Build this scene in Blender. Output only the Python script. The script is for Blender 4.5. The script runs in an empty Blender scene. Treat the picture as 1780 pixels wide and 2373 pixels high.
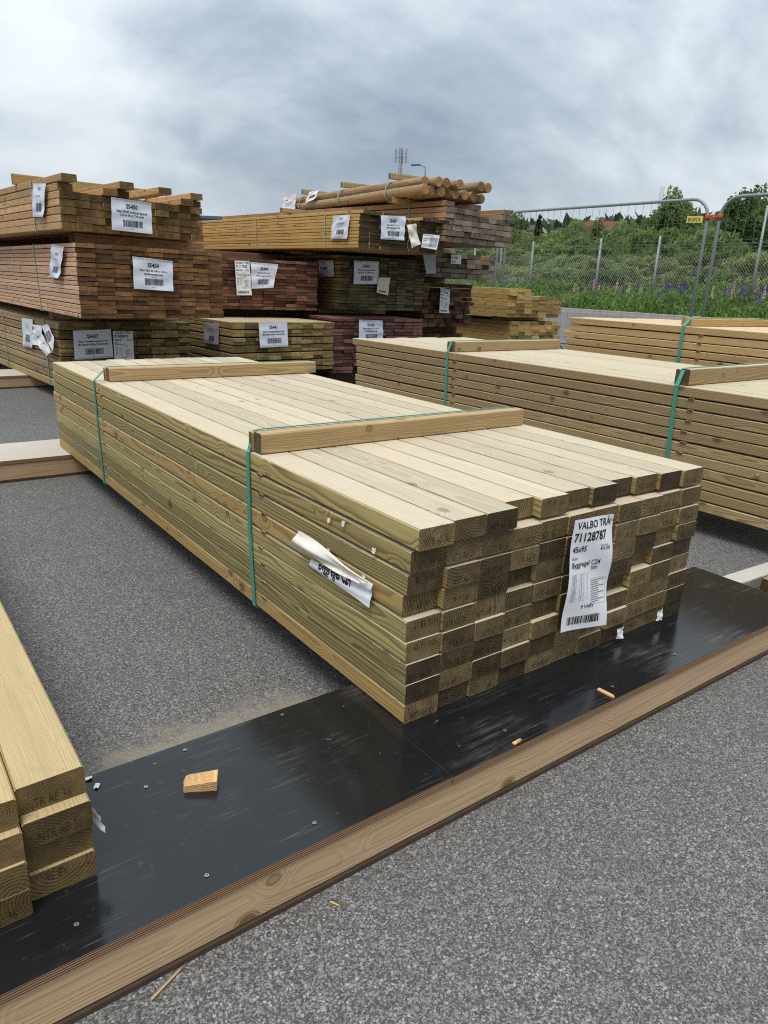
import bpy, math, random
import numpy as np
from mathutils import Vector, Matrix
R = math.radians
random.seed(7); rng = np.random.default_rng(11)
S = bpy.context.scene
COL = S.collection

# ------------------------------------------------------------------ camera, sky, sun, exposure
cam = bpy.data.cameras.new('camera'); camo = bpy.data.objects.new('camera', cam); COL.objects.link(camo)
camo.location = (-.845, -1.019, 1.01); camo.rotation_euler = (1.261, -.042, -.634)
cam.sensor_fit = 'VERTICAL'; cam.sensor_height = 24; cam.lens = 24*1650/2373; cam.clip_start = .05; cam.clip_end = 3000
S.camera = camo
SUN_EL, SUN_AZ = 64, 232          # azimuth the light comes from, degrees clockwise from +Y
W = bpy.data.worlds.new('World'); S.world = W; W.use_nodes = True
sun = bpy.data.lights.new('sun', 'SUN'); sun.energy = 1.5; sun.angle = R(26); sun.color = (1, .94, .85)
suno = bpy.data.objects.new('sun', sun); COL.objects.link(suno)
_d = Vector((math.sin(R(SUN_AZ))*math.cos(R(SUN_EL)), math.cos(R(SUN_AZ))*math.cos(R(SUN_EL)), math.sin(R(SUN_EL))))
suno.rotation_euler = _d.to_track_quat('Z', 'Y').to_euler(); suno.location = (0, 0, 30)
S.view_settings.view_transform = 'Standard'; S.view_settings.look = 'None'
S.cycles.use_denoising = False; S.cycles.filter_width = 1.1; S.cycles.sample_clamp_indirect = 6
S.view_settings.exposure = 0.68; S.view_settings.gamma = 1; S.view_settings.use_curve_mapping = False

# ------------------------------------------------------------------ node helpers
class NT:
    def __init__(s, tree): s.t = tree; tree.nodes.clear()
    def n(s, typ, ins=None, **props):
        nd = s.t.nodes.new(typ)
        for k, v in props.items(): setattr(nd, k, v)
        for k, v in (ins or {}).items(): s.put(nd.inputs[k], v)
        return nd
    def put(s, sock, v):
        if isinstance(v, bpy.types.NodeSocket): s.t.links.new(v, sock)
        elif isinstance(v, (tuple, list)) and sock.type == 'RGBA' and len(v) == 3: sock.default_value = (*v, 1)
        else: sock.default_value = v
    def m(s, op, a, b=0., c=0., clamp=False):
        nd = s.n('ShaderNodeMath', {0: a, 1: b, 2: c}, operation=op); nd.use_clamp = clamp; return nd.outputs[0]
    def v(s, op, a, b=(0, 0, 0)): return s.n('ShaderNodeVectorMath', {0: a, 1: b}, operation=op).outputs[0]
    def mix(s, f, a, b, blend='MIX'):
        nd = s.n('ShaderNodeMix', data_type='RGBA', blend_type=blend, clamp_factor=True)
        s.put(nd.inputs[0], f); s.put(nd.inputs[6], a); s.put(nd.inputs[7], b); return nd.outputs[2]
    def mr(s, v, a, b, c=0., d=1., smooth=True):
        return s.n('ShaderNodeMapRange', {0: v, 1: a, 2: b, 3: c, 4: d}, interpolation_type='SMOOTHSTEP' if smooth else 'LINEAR').outputs[0]
    def noise(s, vec, scale, detail=3., rough=.5, out=0):
        return s.n('ShaderNodeTexNoise', {'Vector': vec, 'Scale': scale, 'Detail': detail, 'Roughness': rough}).outputs[out]
    def sep(s, v): return s.n('ShaderNodeSeparateXYZ', {0: v}).outputs
    def comb(s, x, y, z): return s.n('ShaderNodeCombineXYZ', {0: x, 1: y, 2: z}).outputs[0]
    def ramp(s, f, stops):
        nd = s.n('ShaderNodeValToRGB', {0: f}); e = nd.color_ramp.elements
        for i, (p, c) in enumerate(stops):
            el = e[i] if i < 2 else e.new(p)
            el.position = p; el.color = (c, c, c, 1) if not isinstance(c, tuple) else (*c, 1)
        return nd.outputs[0]
    def bump(s, h, st, dist): return s.n('ShaderNodeBump', {'Height': h, 'Strength': st, 'Distance': dist}).outputs[0]
def mat(name):
    m = bpy.data.materials.new(name); m.use_nodes = True; return m, NT(m.node_tree)
def pbsdf(N, col, rough=.6, spec=.3, nrm=None, metal=0., **extra):
    b = N.n('ShaderNodeBsdfPrincipled', {'Base Color': col, 'Roughness': rough, 'Metallic': metal, 'Specular IOR Level': spec, **extra})
    if nrm is not None: N.put(b.inputs['Normal'], nrm)
    return b.outputs[0]
def outp(N, sh): N.n('ShaderNodeOutputMaterial', {0: sh})
def plain(name, col, rough=.6, spec=.3, metal=0., var=.12, sc=8.):
    m, N = mat(name); P = N.n('ShaderNodeTexCoord').outputs['Object']
    f = N.noise(P, sc, 4); c = N.mix(f, tuple(x*(1-var*1.6) for x in col), tuple(min(1, x*(1+var)) for x in col))
    outp(N, pbsdf(N, c, N.m('MULTIPLY_ADD', f, .2, rough-.1), spec, None, metal)); return m

# ------------------------------------------------------------------ overcast sky
N = NT(W.node_tree)
sky = N.n('ShaderNodeTexSky', sky_type='NISHITA', sun_disc=False, sun_elevation=R(SUN_EL), sun_rotation=R(SUN_AZ), air_density=1., dust_density=2.)
bg1 = N.n('ShaderNodeBackground', {'Color': sky.outputs[0], 'Strength': .10})
D = N.v('NORMALIZE', N.n('ShaderNodeTexCoord').outputs['Generated'])
dx, dy, dz = N.sep(D)
zz = N.m('ADD', N.m('MAXIMUM', dz, 0.), .42)
pl = N.comb(N.m('DIVIDE', dx, zz), N.m('DIVIDE', dy, zz), 0.)
pl = N.v('ADD', pl, (20.5, 7.7, 0))
warp = N.v('MULTIPLY', N.v('SUBTRACT', N.n('ShaderNodeTexNoise', {'Vector': pl, 'Scale': 1.1, 'Detail': 2.}).outputs[1], (.5, .5, .5)), (.5, .5, 0))
n1 = N.noise(N.v('ADD', pl, warp), 1.7, 4, .45)
n2 = N.noise(N.v('ADD', N.v('MULTIPLY', pl, (1., 1.25, 1.)), warp), 4.4, 10, .60)
f = N.m('ADD', N.m('MULTIPLY', n1, .68), N.m('MULTIPLY', n2, .32))
cc = N.ramp(N.mr(f, .33, .67, 0, 1, False), [(0., (.18, .22, .265)), (.3, (.26, .305, .35)), (.55, (.36, .405, .445)), (.78, (.45, .485, .515)), (1., (.50, .53, .555))])
hz = N.mr(dz, 0., .16); cc = N.mix(N.m('MULTIPLY_ADD', hz, -.42, .42), cc, (.46, .49, .51))
cie = N.m('MULTIPLY_ADD', N.m('MAXIMUM', dz, 0.), 1.15, .92)
bg2 = N.n('ShaderNodeBackground', {'Color': cc, 'Strength': cie})
N.n('ShaderNodeOutputWorld', {0: N.n('ShaderNodeMixShader', {0: .93, 1: bg1.outputs[0], 2: bg2.outputs[0]}).outputs[0]})

# ------------------------------------------------------------------ materials
def wood(name, c1, c2, e1, e2, top=None, ring=.0046, var=.35, knot=(.10, .055, .022), alt=None, pith=1., topk=.75, sp=.25, kn=1., lk=.85):
    m, N = mat(name)
    tc = N.n('ShaderNodeTexCoord'); P = tc.outputs['Object']; X, Y, Z = N.sep(P)
    rnd = N.n('ShaderNodeObjectInfo').outputs['Random']
    def wn(a, b): return N.sep(N.n('ShaderNodeTexWhiteNoise', {'W': N.m('MULTIPLY_ADD', rnd, a, b)}, noise_dimensions='1D').outputs[1])
    r1, r2, r3 = wn(917., 1.3); s1, s2, s3 = wn(431., 7.7)
    off = N.comb(N.m('MULTIPLY', r1, 53.), N.m('MULTIPLY', r2, 71.), N.m('MULTIPLY', r3, 37.))
    nv = N.noise(N.v('ADD', N.v('MULTIPLY', P, (9, 2.2, 9)), off), 1., 2, .5)
    c = lambda r, k: N.m('MULTIPLY', N.m('SUBTRACT', r, .5), k*pith)
    X2 = N.m('ADD', N.m('SUBTRACT', X, c(r1, .14)), N.m('MULTIPLY', Y, c(r3, .035)))
    Z2 = N.m('ADD', N.m('SUBTRACT', Z, c(r2, .13)), N.m('MULTIPLY', Y, c(s1, .035)))
    rad = N.m('SQRT', N.m('ADD', N.m('MULTIPLY', X2, X2), N.m('MULTIPLY', Z2, Z2)))
    rad = N.m('ADD', rad, N.m('MULTIPLY', N.m('SUBTRACT', nv, .5), .026))
    vo = N.n('ShaderNodeTexVoronoi', {'Vector': N.v('ADD', N.v('MULTIPLY', P, (8.2, 6.2, 8.2)), off), 'Scale': 1.}); kd = vo.outputs['Distance']
    rad = N.m('ADD', rad, N.m('MULTIPLY', N.mr(kd, .36, .03), .022))
    fr = N.m('FRACT', N.m('DIVIDE', rad, N.m('MULTIPLY_ADD', s3, ring*.6, ring*.7)))
    late = N.ramp(fr, [(0, 0.), (.4, .12), (.82, 1.), (.93, .8), (1., 0.)])
    fb = N.noise(N.v('MULTIPLY', P, (260, 7, 260)), 1., 2, .6)
    bl = N.noise(N.v('ADD', N.v('MULTIPLY', P, (14, 2, 14)), off), 1., 4, .6)
    side = N.mix(N.m('MULTIPLY', late, lk), c1, c2)
    stk = N.noise(N.v('ADD', N.v('MULTIPLY', P, (70, 1.6, 70)), off), 1., 3, .6); side = N.mix(N.mr(stk, .5, .72, 0., .45), side, tuple(x*.55 for x in c1))
    if alt: side = N.mix(N.mr(N.m('ADD', N.m('MULTIPLY', s3, .6), N.m('MULTIPLY', bl, .4)), .35, .8), side, N.mix(late, alt, tuple(x*.62 for x in alt)))
    side = N.mix(N.mr(bl, .52, .8, 0., .4), side, tuple(x*.6 for x in c1))
    kr = N.m('MULTIPLY', N.mr(kd, .135, .075), kn); side = N.mix(N.m('MULTIPLY', kr, .8), side, knot)
    side = N.mix(N.m('MULTIPLY', N.mr(N.m('ABSOLUTE', N.m('SUBTRACT', kd, .13)), .025, .0), .5*kn), side, tuple(x*.5 for x in knot))
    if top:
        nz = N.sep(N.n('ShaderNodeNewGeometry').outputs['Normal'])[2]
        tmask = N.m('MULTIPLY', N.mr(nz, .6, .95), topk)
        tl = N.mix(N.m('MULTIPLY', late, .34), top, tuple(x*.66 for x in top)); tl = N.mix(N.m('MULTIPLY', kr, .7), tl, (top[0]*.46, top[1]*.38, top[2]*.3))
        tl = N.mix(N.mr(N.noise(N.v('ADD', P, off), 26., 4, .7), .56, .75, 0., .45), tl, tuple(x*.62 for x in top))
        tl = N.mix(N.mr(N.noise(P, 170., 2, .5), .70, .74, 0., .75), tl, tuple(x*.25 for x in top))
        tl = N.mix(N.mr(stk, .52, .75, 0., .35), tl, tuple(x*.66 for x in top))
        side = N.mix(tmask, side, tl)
    ey = N.m('ABSOLUTE', N.sep(tc.outputs['Normal'])[1])
    en = N.noise(P, 420., 2, .6)
    endc = N.mix(late, e1, e2)
    endc = N.mix(N.mr(en, .35, .75, 0., .3), endc, tuple(x*.55 for x in e2))
    endc = N.mix(N.mr(N.noise(N.v('ADD', P, off), 30., 4, .7), .40, .72, 0., .6), endc, tuple(x*1.35 for x in e1))
    endc = N.mix(N.mr(N.noise(N.v('ADD', P, off), 19., 4, .7), .52, .7, 0., .6), endc, tuple(x*.5 for x in e1))
    vv = var
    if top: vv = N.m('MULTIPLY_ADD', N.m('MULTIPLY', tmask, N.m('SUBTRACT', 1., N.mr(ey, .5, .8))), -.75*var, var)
    else: vv = N.m('ADD', var, 0.)
    em = N.mr(ey, .5, .8); vv = N.m('MULTIPLY_ADD', em, .65, vv); col = N.mix(em, side, endc)
    col = N.mix(1., col, N.comb(*[N.m('MULTIPLY', N.m('MULTIPLY_ADD', s2, vv, N.m('MULTIPLY_ADD', vv, -.55, 1.)), N.m('MULTIPLY_ADD', fb, .36, .82))]*3), 'MULTIPLY')
    h = N.m('ADD', N.m('MULTIPLY', late, .5), N.m('MULTIPLY', fb, N.m('MULTIPLY_ADD', em, 1.6, .5)))
    outp(N, pbsdf(N, col, N.m('MULTIPLY_ADD', late, -.1, .74), sp, N.bump(h, .6, .0013))); return m

M = {}
M['green'] = wood('pressure_treated_pine', (.345, .285, .118), (.12, .088, .032), (.145, .102, .048), (.036, .024, .010), top=(.60, .525, .41), alt=(.37, .25, .095), var=.48, ring=.0062)
M['green2'] = wood('treated_pine_olive', (.40, .295, .15), (.15, .095, .042), (.14, .105, .055), (.055, .04, .018), top=(.60, .545, .40), alt=(.38, .265, .13), var=.3)
M['near'] = wood('treated_pine_warm', (.38, .28, .125), (.23, .155, .058), (.15, .10, .04), (.058, .036, .013), top=(.50, .385, .205), topk=.8, var=.2)
M['orange'] = wood('pine_honey', (.50, .335, .155), (.32, .185, .07), (.25, .15, .05), (.11, .06, .02), top=(.68, .56, .37), var=.25)
M['bearer'] = wood('bearer_pine', (.42, .295, .145), (.26, .165, .068), (.12, .10, .05), (.06, .045, .02), top=(.47, .335, .185), var=.2)
M['tan'] = wood('planed_stud_tan', (.58, .365, .18), (.36, .20, .085), (.18, .112, .04), (.052, .03, .01), top=(.5, .36, .19), alt=(.36, .22, .10), var=.3)
M['brown'] = wood('brown_decking', (.64, .40, .245), (.42, .235, .13), (.22, .112, .046), (.068, .032, .012), alt=(.62, .40, .27), var=.4, ring=.006)
M['olive'] = wood('olive_decking', (.36, .28, .145), (.22, .155, .07), (.26, .185, .07), (.075, .05, .017), top=(.5, .42, .26), alt=(.32, .215, .10), var=.5, ring=.006)
M['oliveD'] = wood('dark_olive_decking', (.36, .25, .115), (.22, .145, .06), (.14, .117, .058), (.042, .034, .016), alt=(.15, .13, .06), var=.5, ring=.006)
M['red'] = wood('red_brown_decking', (.20, .095, .055), (.12, .052, .03), (.20, .095, .056), (.068, .03, .017), top=(.25, .125, .08), alt=(.17, .09, .055), var=.6, ring=.006)
M['red2'] = wood('dusky_red_decking', (.17, .075, .06), (.11, .045, .036), (.19, .09, .075), (.07, .032, .026), top=(.26, .15, .125), var=.6, ring=.006)
M['rust'] = wood('rust_brown_stud', (.19, .095, .05), (.11, .05, .026), (.16, .08, .045), (.055, .026, .014), alt=(.2, .13, .07), var=.6)
M['gold'] = wood('golden_stud', (.50, .315, .11), (.31, .175, .05), (.09, .062, .032), (.04, .027, .014), top=(.5, .34, .13), var=.35)
M['greybr'] = wood('grey_brown_stud', (.36, .225, .13), (.24, .135, .07), (.25, .20, .155), (.095, .072, .054), top=(.3, .22, .15), var=.45)
M['yellow'] = wood('yellow_board', (.44, .305, .115), (.28, .175, .058), (.39, .265, .10), (.18, .11, .038), top=(.62, .5, .27), var=.35)
M['log'] = wood('round_pole_wood', (.31, .215, .12), (.165, .105, .052), (.30, .175, .07), (.15, .08, .03), pith=.12, var=.25)
M['beam'] = wood('weathered_beam', (.45, .315, .185), (.31, .205, .115), (.2, .12, .06), (.1, .06, .03), top=(.46, .33, .21), var=.15, ring=.0042, lk=.35)
M['greyw'] = wood('grey_weathered_board', (.36, .32, .27), (.22, .19, .155), (.2, .15, .1), (.1, .07, .045), top=(.58, .55, .49), var=.15)
M['dkbeam'] = wood('dark_brown_beam', (.11, .06, .03), (.06, .032, .016), (.09, .05, .025), (.045, .024, .012), top=(.38, .26, .15), var=.1)

def m_ply(name, film, dust, amt, rough):
    m, N = mat(name); P = N.n('ShaderNodeTexCoord').outputs['Object']
    a = N.noise(P, 5., 5, .6); b = N.noise(N.v('MULTIPLY', P, (7, 110, 60)), 1., 5, .75); g = N.noise(P, 60., 3, .6)
    d = N.m('MULTIPLY', N.mr(a, .46, .72), N.mr(b, .42, .72)); d = N.m('MULTIPLY_ADD', N.mr(g, .66, .74), .3, d)
    scr = N.m('MULTIPLY', N.mr(N.noise(N.v('MULTIPLY', P, (5, 320, 60)), 1., 2, .5), .66, .70), N.mr(N.noise(P, 9., 3, .6), .45, .62))
    d = N.m('ADD', N.m('MULTIPLY', d, .75), N.m('MULTIPLY', scr, .6))
    c = N.mix(N.m('MULTIPLY', d, amt), film, dust)
    outp(N, pbsdf(N, c, N.m('ADD', N.m('MULTIPLY_ADD', b, .10, rough-.05), N.m('MULTIPLY', d, .3)), .55, N.bump(N.m('ADD', b, N.m('MULTIPLY', g, .5)), .12, .001))); return m
M['film'] = m_ply('black_film_plywood', (.009, .0098, .0112), (.22, .215, .205), .5, .17)
M['dusty'] = m_ply('pale_worn_plywood', (.46, .42, .36), (.62, .58, .52), 1., .75)
def m_plyedge():
    m, N = mat('plywood_edge'); P = N.n('ShaderNodeTexCoord').outputs['Object']; z = N.sep(P)[2]
    w = N.m('SINE', N.m('MULTIPLY', z, 1500.)); g = N.noise(N.v('MULTIPLY', P, (20, 20, 200)), 1., 4, .7)
    c = N.mix(N.mr(N.m('ADD', w, N.m('MULTIPLY', g, 1.2)), -.2, 1.2), (.05, .026, .014), (.33, .2, .11)); outp(N, pbsdf(N, c, .8)); return m
M['plyedge'] = m_plyedge()
M['foot'] = plain('dirty_plywood_foot', (.07, .05, .035), .9, .1, var=.3, sc=30)

def m_asphalt():
    m, N = mat('asphalt'); P = N.n('ShaderNodeTexCoord').outputs['Object']
    w = N.v('ADD', P, N.v('MULTIPLY', N.n('ShaderNodeTexNoise', {'Vector': P, 'Scale': 90., 'Detail': 2.}).outputs[1], (.006, .006, .006)))
    def stones(sc, thr, lo, hi, rr):
        v = N.n('ShaderNodeTexVoronoi', {'Vector': w, 'Scale': sc}); h = N.sep(v.outputs['Color'])
        k = N.m('MULTIPLY', N.m('MULTIPLY', N.mr(h[1], thr, thr+.05), N.mr(v.outputs['Distance'], N.m('MULTIPLY_ADD', h[2], .2, rr), N.m('MULTIPLY_ADD', h[2], .2, rr-.14))), 1.)
        return k, N.mix(N.m('POWER', h[0], 1.9), lo, hi), h
    vf = N.n('ShaderNodeTexVoronoi', {'Vector': w, 'Scale': 400.}); hf = N.sep(vf.outputs['Color'])
    c = N.mix(N.m('POWER', hf[0], 2.), (.05, .0495, .049), (.29, .286, .28)); ka = N.m('POWER', hf[0], 2.)
    kb_, cb, hb = stones(190., .45, (.05, .0495, .049), (.42, .41, .395), .40); c = N.mix(N.m('MULTIPLY', kb_, .9), c, cb)
    kc, cc_, hc_ = stones(95., .88, (.16, .155, .14), (.5, .48, .45), .34); c = N.mix(N.m('MULTIPLY', kc, .8), c, N.mix(N.m('GREATER_THAN', hc_[0], .82), cc_, (.38, .29, .24)))
    st = N.m('ADD', N.m('MULTIPLY', kb_, .6), kc)
    big = N.noise(P, 1.4, 6, .65); mid = N.noise(P, 6., 4, .6)
    c = N.mix(N.mr(big, .3, .7, 0., .4), c, N.mix(.6, c, (.085, .083, .08)))
    c = N.mix(N.mr(mid, .5, .75, 0., .3), c, N.mix(.6, c, (.07, .07, .072)))
    # sand washed up against the back edge of the black platform
    x, y, z = N.sep(P)
    e = N.m('MULTIPLY', N.m('MULTIPLY', N.mr(y, .62, .2), N.m('GREATER_THAN', y, .15)), N.m('MULTIPLY', N.mr(x, -.75, -.5), N.mr(x, .15, -.1)))
    e = N.m('ADD', e, N.m('MULTIPLY', N.m('MULTIPLY', N.m('MULTIPLY', N.mr(y, .26, .195), N.m('GREATER_THAN', y, .15)), N.mr(x, -.9, -.6)), N.mr(x, .1, -.05)))
    sd = N.mr(N.m('ADD', N.m('MULTIPLY', e, .75), N.m('MULTIPLY', N.noise(P, 14., 6, .7), .75)), .62, .98)
    grain = N.noise(P, 500., 2, .7)
    c = N.mix(N.m('MULTIPLY', sd, .8), c, N.mix(grain, (.15, .125, .095), (.36, .31, .25)))
    hgt = N.m('ADD', N.m('MULTIPLY', ka, .6), N.m('MULTIPLY', st, .6))
    outp(N, pbsdf(N, c, .82, .3, N.bump(hgt, .5, .003))); return m
M['asphalt'] = m_asphalt()
M['strap'] = plain('green_plastic_strap', (.055, .27, .205), .42, .5, var=.1, sc=30)
M['strapg'] = plain('grey_green_strap', (.27, .33, .28), .45, .5, var=.1, sc=30)
M['galv'] = plain('galvanised_steel', (.27, .285, .30), .55, .5, .3, var=.12, sc=14)
M['galvd'] = plain('dull_wire', (.17, .19, .19), .6, .4, .3, var=.1)
M['zinc'] = plain('screw_zinc', (.5, .5, .48), .35, .5, .7)
M['clamp'] = plain('orange_clamp', (.38, .085, .025), .6, .3)
M['yellowsign'] = plain('yellow_sign', (.72, .58, .12), .5, .4, var=.05)
M['kerb'] = plain('kerb_stone', (.42, .39, .35), .85, .2, sc=3)
M['concrete'] = plain('concrete', (.33, .32, .30), .9, .2)
M['paper'] = plain('white_paper', (.74, .76, .78), .55, .3, var=.03, sc=20)
M['sleeve'] = plain('plastic_sleeved_paper', (.66, .69, .78), .22, .5, var=.04, sc=20)
M['cream'] = plain('cream_paper_back', (.78, .74, .66), .6, .3, var=.06, sc=40)
M['greyp'] = plain('grey_paper', (.40, .40, .45), .4, .4, var=.08, sc=20)
M['ink'] = plain('black_ink', (.012, .012, .014), .6, .2, var=.0)
M['inkg'] = plain('grey_ink', (.16, .16, .18), .6, .2, var=.0)
M['hstrip'] = plain('sleeve_strip', (.48, .5, .54), .3, .5, var=.05)
def m_stamp():
    m, N = mat('faded_stamp_ink'); P = N.n('ShaderNodeTexCoord').outputs['Object']
    rnd = N.n('ShaderNodeObjectInfo').outputs['Random']
    f = N.noise(N.v('ADD', P, N.comb(N.m('MULTIPLY', rnd, 9.), 0., 0.)), 60., 3, .6)
    tr = N.n('ShaderNodeBsdfTransparent').outputs[0]; d = pbsdf(N, (.022, .017, .009), .8, .1)
    outp(N, N.n('ShaderNodeMixShader', {0: N.mr(f, .36, .64, .08, .78), 1: tr, 2: d}).outputs[0]); return m
M['stamp'] = m_stamp()
def m_leaf(name, a, b, tr=.3):
    m, N = mat(name); P = N.n('ShaderNodeTexCoord').outputs['Object']
    rnd = N.n('ShaderNodeObjectInfo').outputs['Random']
    f = N.noise(P, 1.6, 5, .75); f = N.m('ADD', N.m('MULTIPLY', N.m('SUBTRACT', rnd, .5), .4), f)
    c = N.mix(N.mr(f, .3, .75), a, b)
    d = N.n('ShaderNodeBsdfDiffuse', {0: c}).outputs[0]; t = N.n('ShaderNodeBsdfTranslucent', {0: c}).outputs[0]
    outp(N, N.n('ShaderNodeMixShader', {0: tr, 1: d, 2: t}).outputs[0]); return m
M['willow'] = m_leaf('willow_leaf', (.13, .185, .06), (.29, .35, .13), .4)
M['leaf'] = m_leaf('tree_leaf', (.12, .18, .065), (.25, .32, .12), .4)
M['leafl'] = m_leaf('light_leaf', (.14, .195, .065), (.26, .33, .12), .4)
M['dark'] = m_leaf('conifer_needle', (.022, .038, .016), (.05, .075, .026), .1)
M['herb'] = m_leaf('lupin_leaf', (.08, .15, .038), (.20, .30, .09), .35)
M['far'] = m_leaf('far_needle', (.05, .075, .05), (.075, .105, .065), .1)
M['bark'] = plain('bark', (.10, .08, .06), .9, .1)
for k, c in dict(purple=(.13, .10, .30), violet=(.25, .21, .36), pink=(.56, .36, .33), ivory=(.55, .50, .31)).items(): M['p_'+k] = plain('lupin_'+k, c, .7, .2, var=.2, sc=40)
M['grassg'] = plain('bank_soil_grass', (.075, .095, .035), .95, .1, var=.4, sc=1.2)
M['roofred'] = plain('red_roof_tiles', (.16, .058, .046), .8, .2, var=.2, sc=2)
M['brickred'] = plain('red_brick_wall', (.33, .13, .085), .85, .2, var=.12, sc=3)
M['creamwall'] = plain('cream_render', (.62, .52, .38), .85, .2, var=.05)
M['roofdk'] = plain('dark_roof', (.06, .065, .075), .7, .3)
M['whitew'] = plain('white_trim', (.75, .75, .73), .6, .3, var=.03)
M['pane'] = plain('window_pane', (.05, .06, .07), .1, .6, var=.1)
M['blue'] = plain('blue_cladding', (.06, .16, .27), .5, .4, var=.06)
M['roofw'] = plain('warehouse_roof', (.10, .12, .15), .7, .3)
M['wood_fresh'] = wood('fresh_split_pine', (.66, .43, .20), (.5, .28, .10), (.6, .4, .19), (.42, .24, .09), var=.1, ring=.004)
M['debris'] = plain('bark_crumbs', (.22, .16, .10), .9, .1, var=.6, sc=25)
M['rock'] = plain('granite_rock', (.36, .30, .26), .85, .2, var=.2, sc=5)

# ------------------------------------------------------------------ mesh and object helpers
B = .11     # height of the platforms the packages lie on
def mesh(name, v, f, mats=(), mi=None, smooth=False):
    me = bpy.data.meshes.new(name); me.from_pydata([tuple(map(float, p)) for p in v], [], [tuple(map(int, q)) for q in f])
    for m in mats: me.materials.append(m)
    if mi is not None: me.polygons.foreach_set('material_index', mi)
    if smooth: me.polygons.foreach_set('use_smooth', [True]*len(me.polygons))
    me.update(); return me
def put(name, me, parent=None, loc=(0, 0, 0), rot=(0, 0, 0), scale=None):
    o = bpy.data.objects.new(name, me); COL.objects.link(o); o.location = loc; o.rotation_euler = rot
    if scale is not None: o.scale = scale
    if parent: o.parent = parent
    return o
def tag(o, label=None, cat=None, group=None, kind=None):
    for k, v in (('label', label), ('category', cat), ('group', group), ('kind', kind)):
        if v: o[k] = v
    return o
def thing(name, label, cat, loc=(0, 0, 0), rz=0, group=None): return tag(put(name, None, None, loc, (0, 0, rz)), label, cat, group)
class MB:
    def __init__(s): s.v = []; s.f = []; s.mi = []
    def add(s, v, f, mi=0):
        o = len(s.v); s.v += [tuple(p) for p in v]; s.f += [tuple(i+o for i in q) for q in f]; s.mi += [mi]*len(f); return s
    def box(s, lo, hi, mi=0):
        (a, b, c), (d, e, f) = lo, hi
        return s.add([(a, b, c), (d, b, c), (d, e, c), (a, e, c), (a, b, f), (d, b, f), (d, e, f), (a, e, f)], [(3, 2, 1, 0), (4, 5, 6, 7), (0, 1, 5, 4), (1, 2, 6, 5), (2, 3, 7, 6), (3, 0, 4, 7)], mi)
    def tube(s, pts, r, n=8, mi=0, cap=True):
        pts = [Vector(p) for p in pts]; rs = r if isinstance(r, (list, tuple)) else [r]*len(pts); vs = []; ref = None
        for i, p in enumerate(pts):
            t = (pts[min(i+1, len(pts)-1)]-pts[max(i-1, 0)]).normalized()
            u = t.orthogonal().normalized() if ref is None else (ref-t*ref.dot(t)).normalized()
            ref = u; w = t.cross(u)
            vs += [p+(u*math.cos(2*math.pi*k/n)+w*math.sin(2*math.pi*k/n))*rs[i] for k in range(n)]
        fs = [(i*n+k, i*n+(k+1) % n, (i+1)*n+(k+1) % n, (i+1)*n+k) for i in range(len(pts)-1) for k in range(n)]
        if cap: fs += [tuple(range(n-1, -1, -1)), tuple(range((len(pts)-1)*n, len(pts)*n))]
        return s.add(vs, fs, mi)
    def me(s, name, mats, smooth=False): return mesh(name, s.v, s.f, mats if isinstance(mats, (list, tuple)) else [mats], s.mi, smooth)
_pm = {}
def plankmesh(w, t, L, m, ch=.003):
    k = (w, t, round(L, 3), m.name)
    if k in _pm: return _pm[k]
    a, b = w/2, t/2; pr = [(-a+ch, -b), (a-ch, -b), (a, -b+ch), (a, b-ch), (a-ch, b), (-a+ch, b), (-a, b-ch), (-a, -b+ch)]
    v = [(x, 0, z) for x, z in pr]+[(x, L, z) for x, z in pr]
    f = [(i, i+8, (i+1) % 8+8, (i+1) % 8) for i in range(8)]+[tuple(range(8)), tuple(range(15, 7, -1))]
    _pm[k] = mesh('plank_mesh', v, f, [m]); return _pm[k]
def beamx(name, parent, m, x0, x1, y, z, wy, tz, rz=0.):   # a beam running along local X, y = its front face, z = underside
    return put(name, plankmesh(wy, tz, x1-x0, m), parent, (x0, y+wy/2, z+tz/2), (0, 0, -math.pi/2+rz))
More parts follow.
